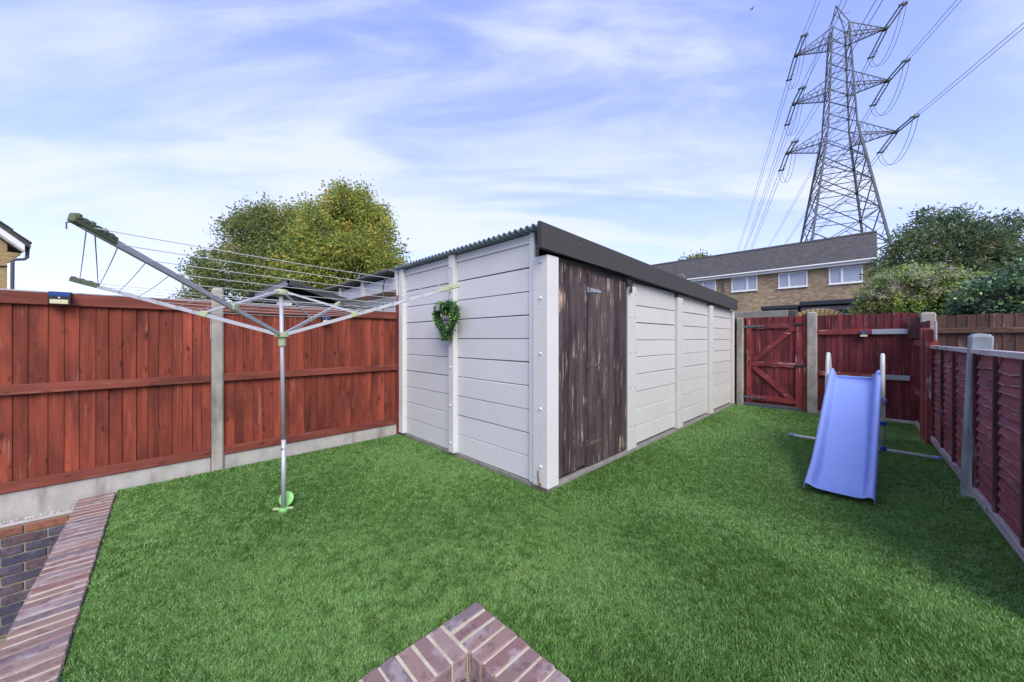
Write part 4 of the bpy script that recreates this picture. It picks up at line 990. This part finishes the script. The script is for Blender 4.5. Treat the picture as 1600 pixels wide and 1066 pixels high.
# ================================================================== BIRD
bd=thing('bird','tiny dark bird flying in the sky near the pylon wires','bird',Vector((375/555*60,60,EYE+516/555*60)),.4)
MB().lathe([(.005,-.22),(.05,-.12),(.07,0),(.055,.1),(.035,.16),(.01,.22)],8,Matrix.Rotation(R(90),4,'Y')).build('body',M['bird'],bd,smooth=True)
for s_ in (-1,1): MB().add([(-.08,s_*.04,.02),(.08,s_*.04,.02),(.03,s_*.3,.14),(-.06,s_*.5,.10),(-.12,s_*.25,.08)],[(0,1,2,3,4) if s_>0 else (4,3,2,1,0)]).build('wing',M['bird'],bd)

# ================================================================== VEGETATION
def ell_points(ells,n,shell=.55):
    """random points in a union of ellipsoids ((cx,cy,cz),(rx,ry,rz)), denser towards the shell"""
    out=[]; vol=np.array([e[1][0]*e[1][1]*e[1][2] for e in ells])**.8; vol=vol/vol.sum()
    for e,f in zip(ells,vol):
        k=max(4,int(n*f)); d=nrg.normal(0,1,(k,3)); d/=np.linalg.norm(d,axis=1,keepdims=True)
        r=nrg.uniform(shell**3,1,k)**(1/3)*(1+.13*np.sin(d[:,0]*7+d[:,2]*5)*np.cos(d[:,1]*6+1))
        r=r*np.where(nrg.random(k)<.14,1+nrg.exponential(.10,k),1)
        out.append(np.array(e[0])+d*r[:,None]*np.array(e[1]))
    return np.concatenate(out)
def tree(name,label,cat,base,ells,ncl,nper,size,spread,mat,trunk_r,trunk_h,group=None,stems=1,colbias=0.,top_light=.25,shell=.5,aspect=1.7,twig=.02):
    r=thing(name,label,cat,base,0,group); C=ell_points(ells,ncl,shell)
    zmin=C[:,2].min(); zmax=C[:,2].max()
    # branches: connect each cluster to the nearest lower skeleton node
    nodes=[np.array([0,0,z]) for z in np.linspace(0,trunk_h,8)]
    for e in ells:
        c=np.array(e[0]); st_=np.array([0,0,trunk_h*.8])
        for q in np.linspace(.15,1,7): nodes.append(st_+(c-st_)*q+nrg.normal(0,.06,3)*trunk_h*.15)
    tb=MB(); tb.tube([(0.04*math.sin(k*1.3)*trunk_r*4,.03*math.cos(k)*trunk_r*4,z) for k,z in enumerate(np.linspace(-.1,trunk_h,9))],[trunk_r*(1.25-.6*k/8) for k in range(9)],9)
    for e in ells:
        c=np.array(e[0]); st_=np.array([0,0,trunk_h*.8]); pts=[st_+(c-st_)*q+np.array([0,0,.15*math.sin(q*3.1)])*trunk_h*.1 for q in np.linspace(0,1,6)]
        tb.tube([tuple(p) for p in pts],[trunk_r*(.5-.4*q) for q in np.linspace(0,1,6)],6)
    Na=np.array(nodes); order=np.argsort(np.linalg.norm(C-np.array([0,0,trunk_h]),axis=1))
    lb_=MB()
    for idx in order[:700]:
        p=C[idx]; d=np.linalg.norm(Na-p,axis=1)+.6*np.maximum(0,Na[:,2]-p[2]); j=int(np.argmin(d)); a=Na[j]
        mid=(a+p)/2+nrg.normal(0,.06,3)*np.linalg.norm(p-a)
        rad=twig*(1+1.2*min(1.5,np.linalg.norm(p-a)))
        lb_.tube([tuple(a),tuple(mid),tuple(p)],[rad,rad*.7,rad*.35],4,False); Na=np.vstack([Na,mid,p])
    tb.build('trunk',M['bark'],r,smooth=True); lo_=lb_.build('limbs',M['bark'],r); tag(lo_,kind='stuff')
    ctr=C.mean(0); Nn=C-ctr; Nn/=np.linalg.norm(Nn,axis=1,keepdims=True); Nn[:,2]-=.25
    cl=nrg.normal(0,.20,len(C))
    V,Q,A=leaf_cloud(C,Nn*.6,size,nper,spread,lambda k:np.clip(np.repeat(cl,nper)+nrg.normal(.42+colbias,.12,k),0,1),aspect=aspect)
    me=fast_mesh('crown',V,Q,None,A); me.materials.append(mat); o=put('crown',me,r); tag(o,kind='stuff')
    return r
def px(u,v,Y): return Vector(((u-800)/555*Y,Y,EYE+(530-v)/555*Y))
def crown_px(Y,base,lst,depth=.8):
    out=[]
    for (u,v,ru,rv,dy) in lst:
        p=px(u,v,Y+dy); k=(Y+dy)/555; out.append((tuple(p-base),(ru*k,min(ru,rv)*k*depth*1.1,rv*k)))
    return out
Y1=21.; b1=Vector(((520-800)/555*Y1,Y1,-.07))
tree('broad_tree','taller yellow-green autumn tree with a pointed crown behind the white garage','tree',b1,
     crown_px(Y1,b1,[(540,338,40,46,0),(505,370,50,46,-1),(575,385,46,50,0),(540,410,70,45,-1.5),(600,425,30,40,0),(490,425,60,50,-1.5),(556,308,18,17,0),(528,310,17,17,0),(560,350,46,46,1)]),800,58,.17,.27,M['leaf_lime'],.32,3.5,colbias=.06)
Y2=23.; b2=Vector(((400-800)/555*Y2,Y2,-.07))
tree('broad_tree','rounder olive-green tree beside the pointed one, behind the red-brown fence','tree',b2,
     crown_px(Y2,b2,[(405,360,46,40,0),(440,370,45,45,0),(375,375,32,32,0),(360,425,55,38,-1),(420,430,60,50,-1),(325,440,34,26,0),(468,352,28,30,.5),(470,395,40,40,-.5),(320,470,40,24,0)]),740,58,.17,.27,M['leaf_lime2'],.32,3.5)
Y3=45.; b3=Vector(((1088-800)/555*Y3,Y3,-.07))
tree('broad_tree','small green treetop showing above the terrace roof ridge','tree',b3,crown_px(Y3,b3,[(1088,405,13,6,0),(1082,412,12,8,0),(1095,414,12,9,0),(1088,425,16,12,0)]),60,60,.30,.35,M['leaf_lime2'],.25,7.)
Y4=11.5; b4=Vector(((1475-800)/555*Y4,Y4,-.07))
tree('feathery_tree','dark green feathery tree with arching sprays beyond the crimson fence','tree',b4,
     crown_px(Y4,b4,[(1470,365,50,28,0),(1430,390,44,30,0),(1400,425,36,24,0),(1530,375,42,30,0),(1580,385,34,26,0),(1590,360,18,12,0),(1490,420,66,40,.5),(1560,420,50,36,.5),(1470,345,24,12,0),(1420,445,44,28,0),(1610,420,40,36,.3),(1445,338,14,8,0),(1500,336,12,7,0),(1545,348,14,8,0),(1575,345,14,7,0),(1395,400,14,10,0),(1380,440,14,10,0),(1600,345,10,6,0)]),640,42,.14,.13,M['leaf_sumac'],.12,1.6,shell=.3,aspect=2.8,twig=.010,colbias=-.02)
def hedge(name,label,ells,base,n,nper,size,spread,mat,extra=None):
    r=thing(name,label,'hedge' if name!='ivy' else 'ivy',base,0); C=ell_points(ells,n,.80)
    nr=[]
    for p in C:
        e=min(ells,key=lambda e:sum(((p[k]-e[0][k])/e[1][k])**2 for k in range(3))); d=np.array([(p[k]-e[0][k])/e[1][k]**2 for k in range(3)]); nr.append(d/np.linalg.norm(d))
    nr=np.array(nr); cl=nrg.normal(0,.15,len(C))
    V,Q,A=leaf_cloud(C,nr,size,nper,spread,lambda k:np.clip(np.repeat(cl,nper)+nrg.normal(.45,.22,k),0,1),aspect=1.35)
    me=fast_mesh('foliage',V,Q,None,A); me.materials.append(mat); tag(put('foliage',me,r),kind='stuff')
    core=MB()
    for e in ells:
        for i in range(40):
            a=Vector((rng.uniform(-.3,.3)*e[1][0],rng.uniform(-.3,.3)*e[1][1],-.2*e[1][2]))+Vector(e[0]); d=Vector((rng.gauss(0,1),rng.gauss(0,1),rng.gauss(.2,1))).normalized(); b=Vector(e[0])+Vector((d.x*e[1][0],d.y*e[1][1],d.z*e[1][2]))*.98
            core.tube([a,a.lerp(b,.5)+Vector((rng.gauss(0,.05),rng.gauss(0,.05),rng.gauss(0,.05))),b],[.012,.009,.004],4,False)
        lo_=[]
        core.grid(10,7,lambda i,j,e=e:tuple(e[0][k]+.62*e[1][k]*q for k,q in enumerate((math.cos(i*.6283)*math.sin(j*math.pi/7),math.sin(i*.6283)*math.sin(j*math.pi/7),math.cos(j*math.pi/7)))))
    tag(core.build('stems',M['bark'],r),kind='stuff')
    return r,C
Y5=7.6; b5=Vector(((1420-800)/555*Y5,Y5,-.07))
ls=crown_px(Y5,b5,[(1395,462,44,34,0),(1440,455,44,38,0),(1480,465,44,36,-.2),(1365,480,28,18,.3),(1510,470,38,36,-.4),(1440,520,70,40,-.1),(1500,520,50,50,-.4)])
h,C=hedge('clematis_hedge','straggly yellow-green climber with pale fluffy seed heads above the crimson fence',ls,b5,620,30,.060,.07,M['leaf_clem'])
top=C[C[:,2]>np.quantile(C[:,2],.62)]; top=top[nrg.random(len(top))<.75]
V,Q,A=leaf_cloud(top+np.array([-.02,-.05,.03]),None,.035,60,.040,lambda k:nrg.random(k),aspect=2.2)
me=fast_mesh('seed_heads',V,Q,None,A); me.materials.append(M['fluff']); tag(put('seed_heads',me,h),kind='stuff')
tw=MB()
for i in range(70):
    a=Vector((rng.uniform(-.95,-.3),rng.uniform(-.3,.1),rng.uniform(2.0,2.35))); d=Vector((rng.uniform(-.5,.1),rng.uniform(-.1,.1),rng.uniform(-.25,.12))); tw.tube([a,a+d*.5+Vector((0,0,.04)),a+d],[.004,.003,.002],4,False)
tag(tw.build('dead_twigs',M['leafdry'],h),kind='stuff')
b6=Vector(((1570-800)/555*6.2,6.2,-.07))
ls=crown_px(6.2,b6,[(1560,470,44,42,0),(1610,462,50,46,-.2),(1535,490,36,40,.3),(1660,470,60,46,-.5),(1580,530,70,50,0)])
hedge('ivy_hedge','glossy dark ivy mass spilling over the brown board fence',ls,b6,640,26,.062,.05,M['leaf_ivy'])
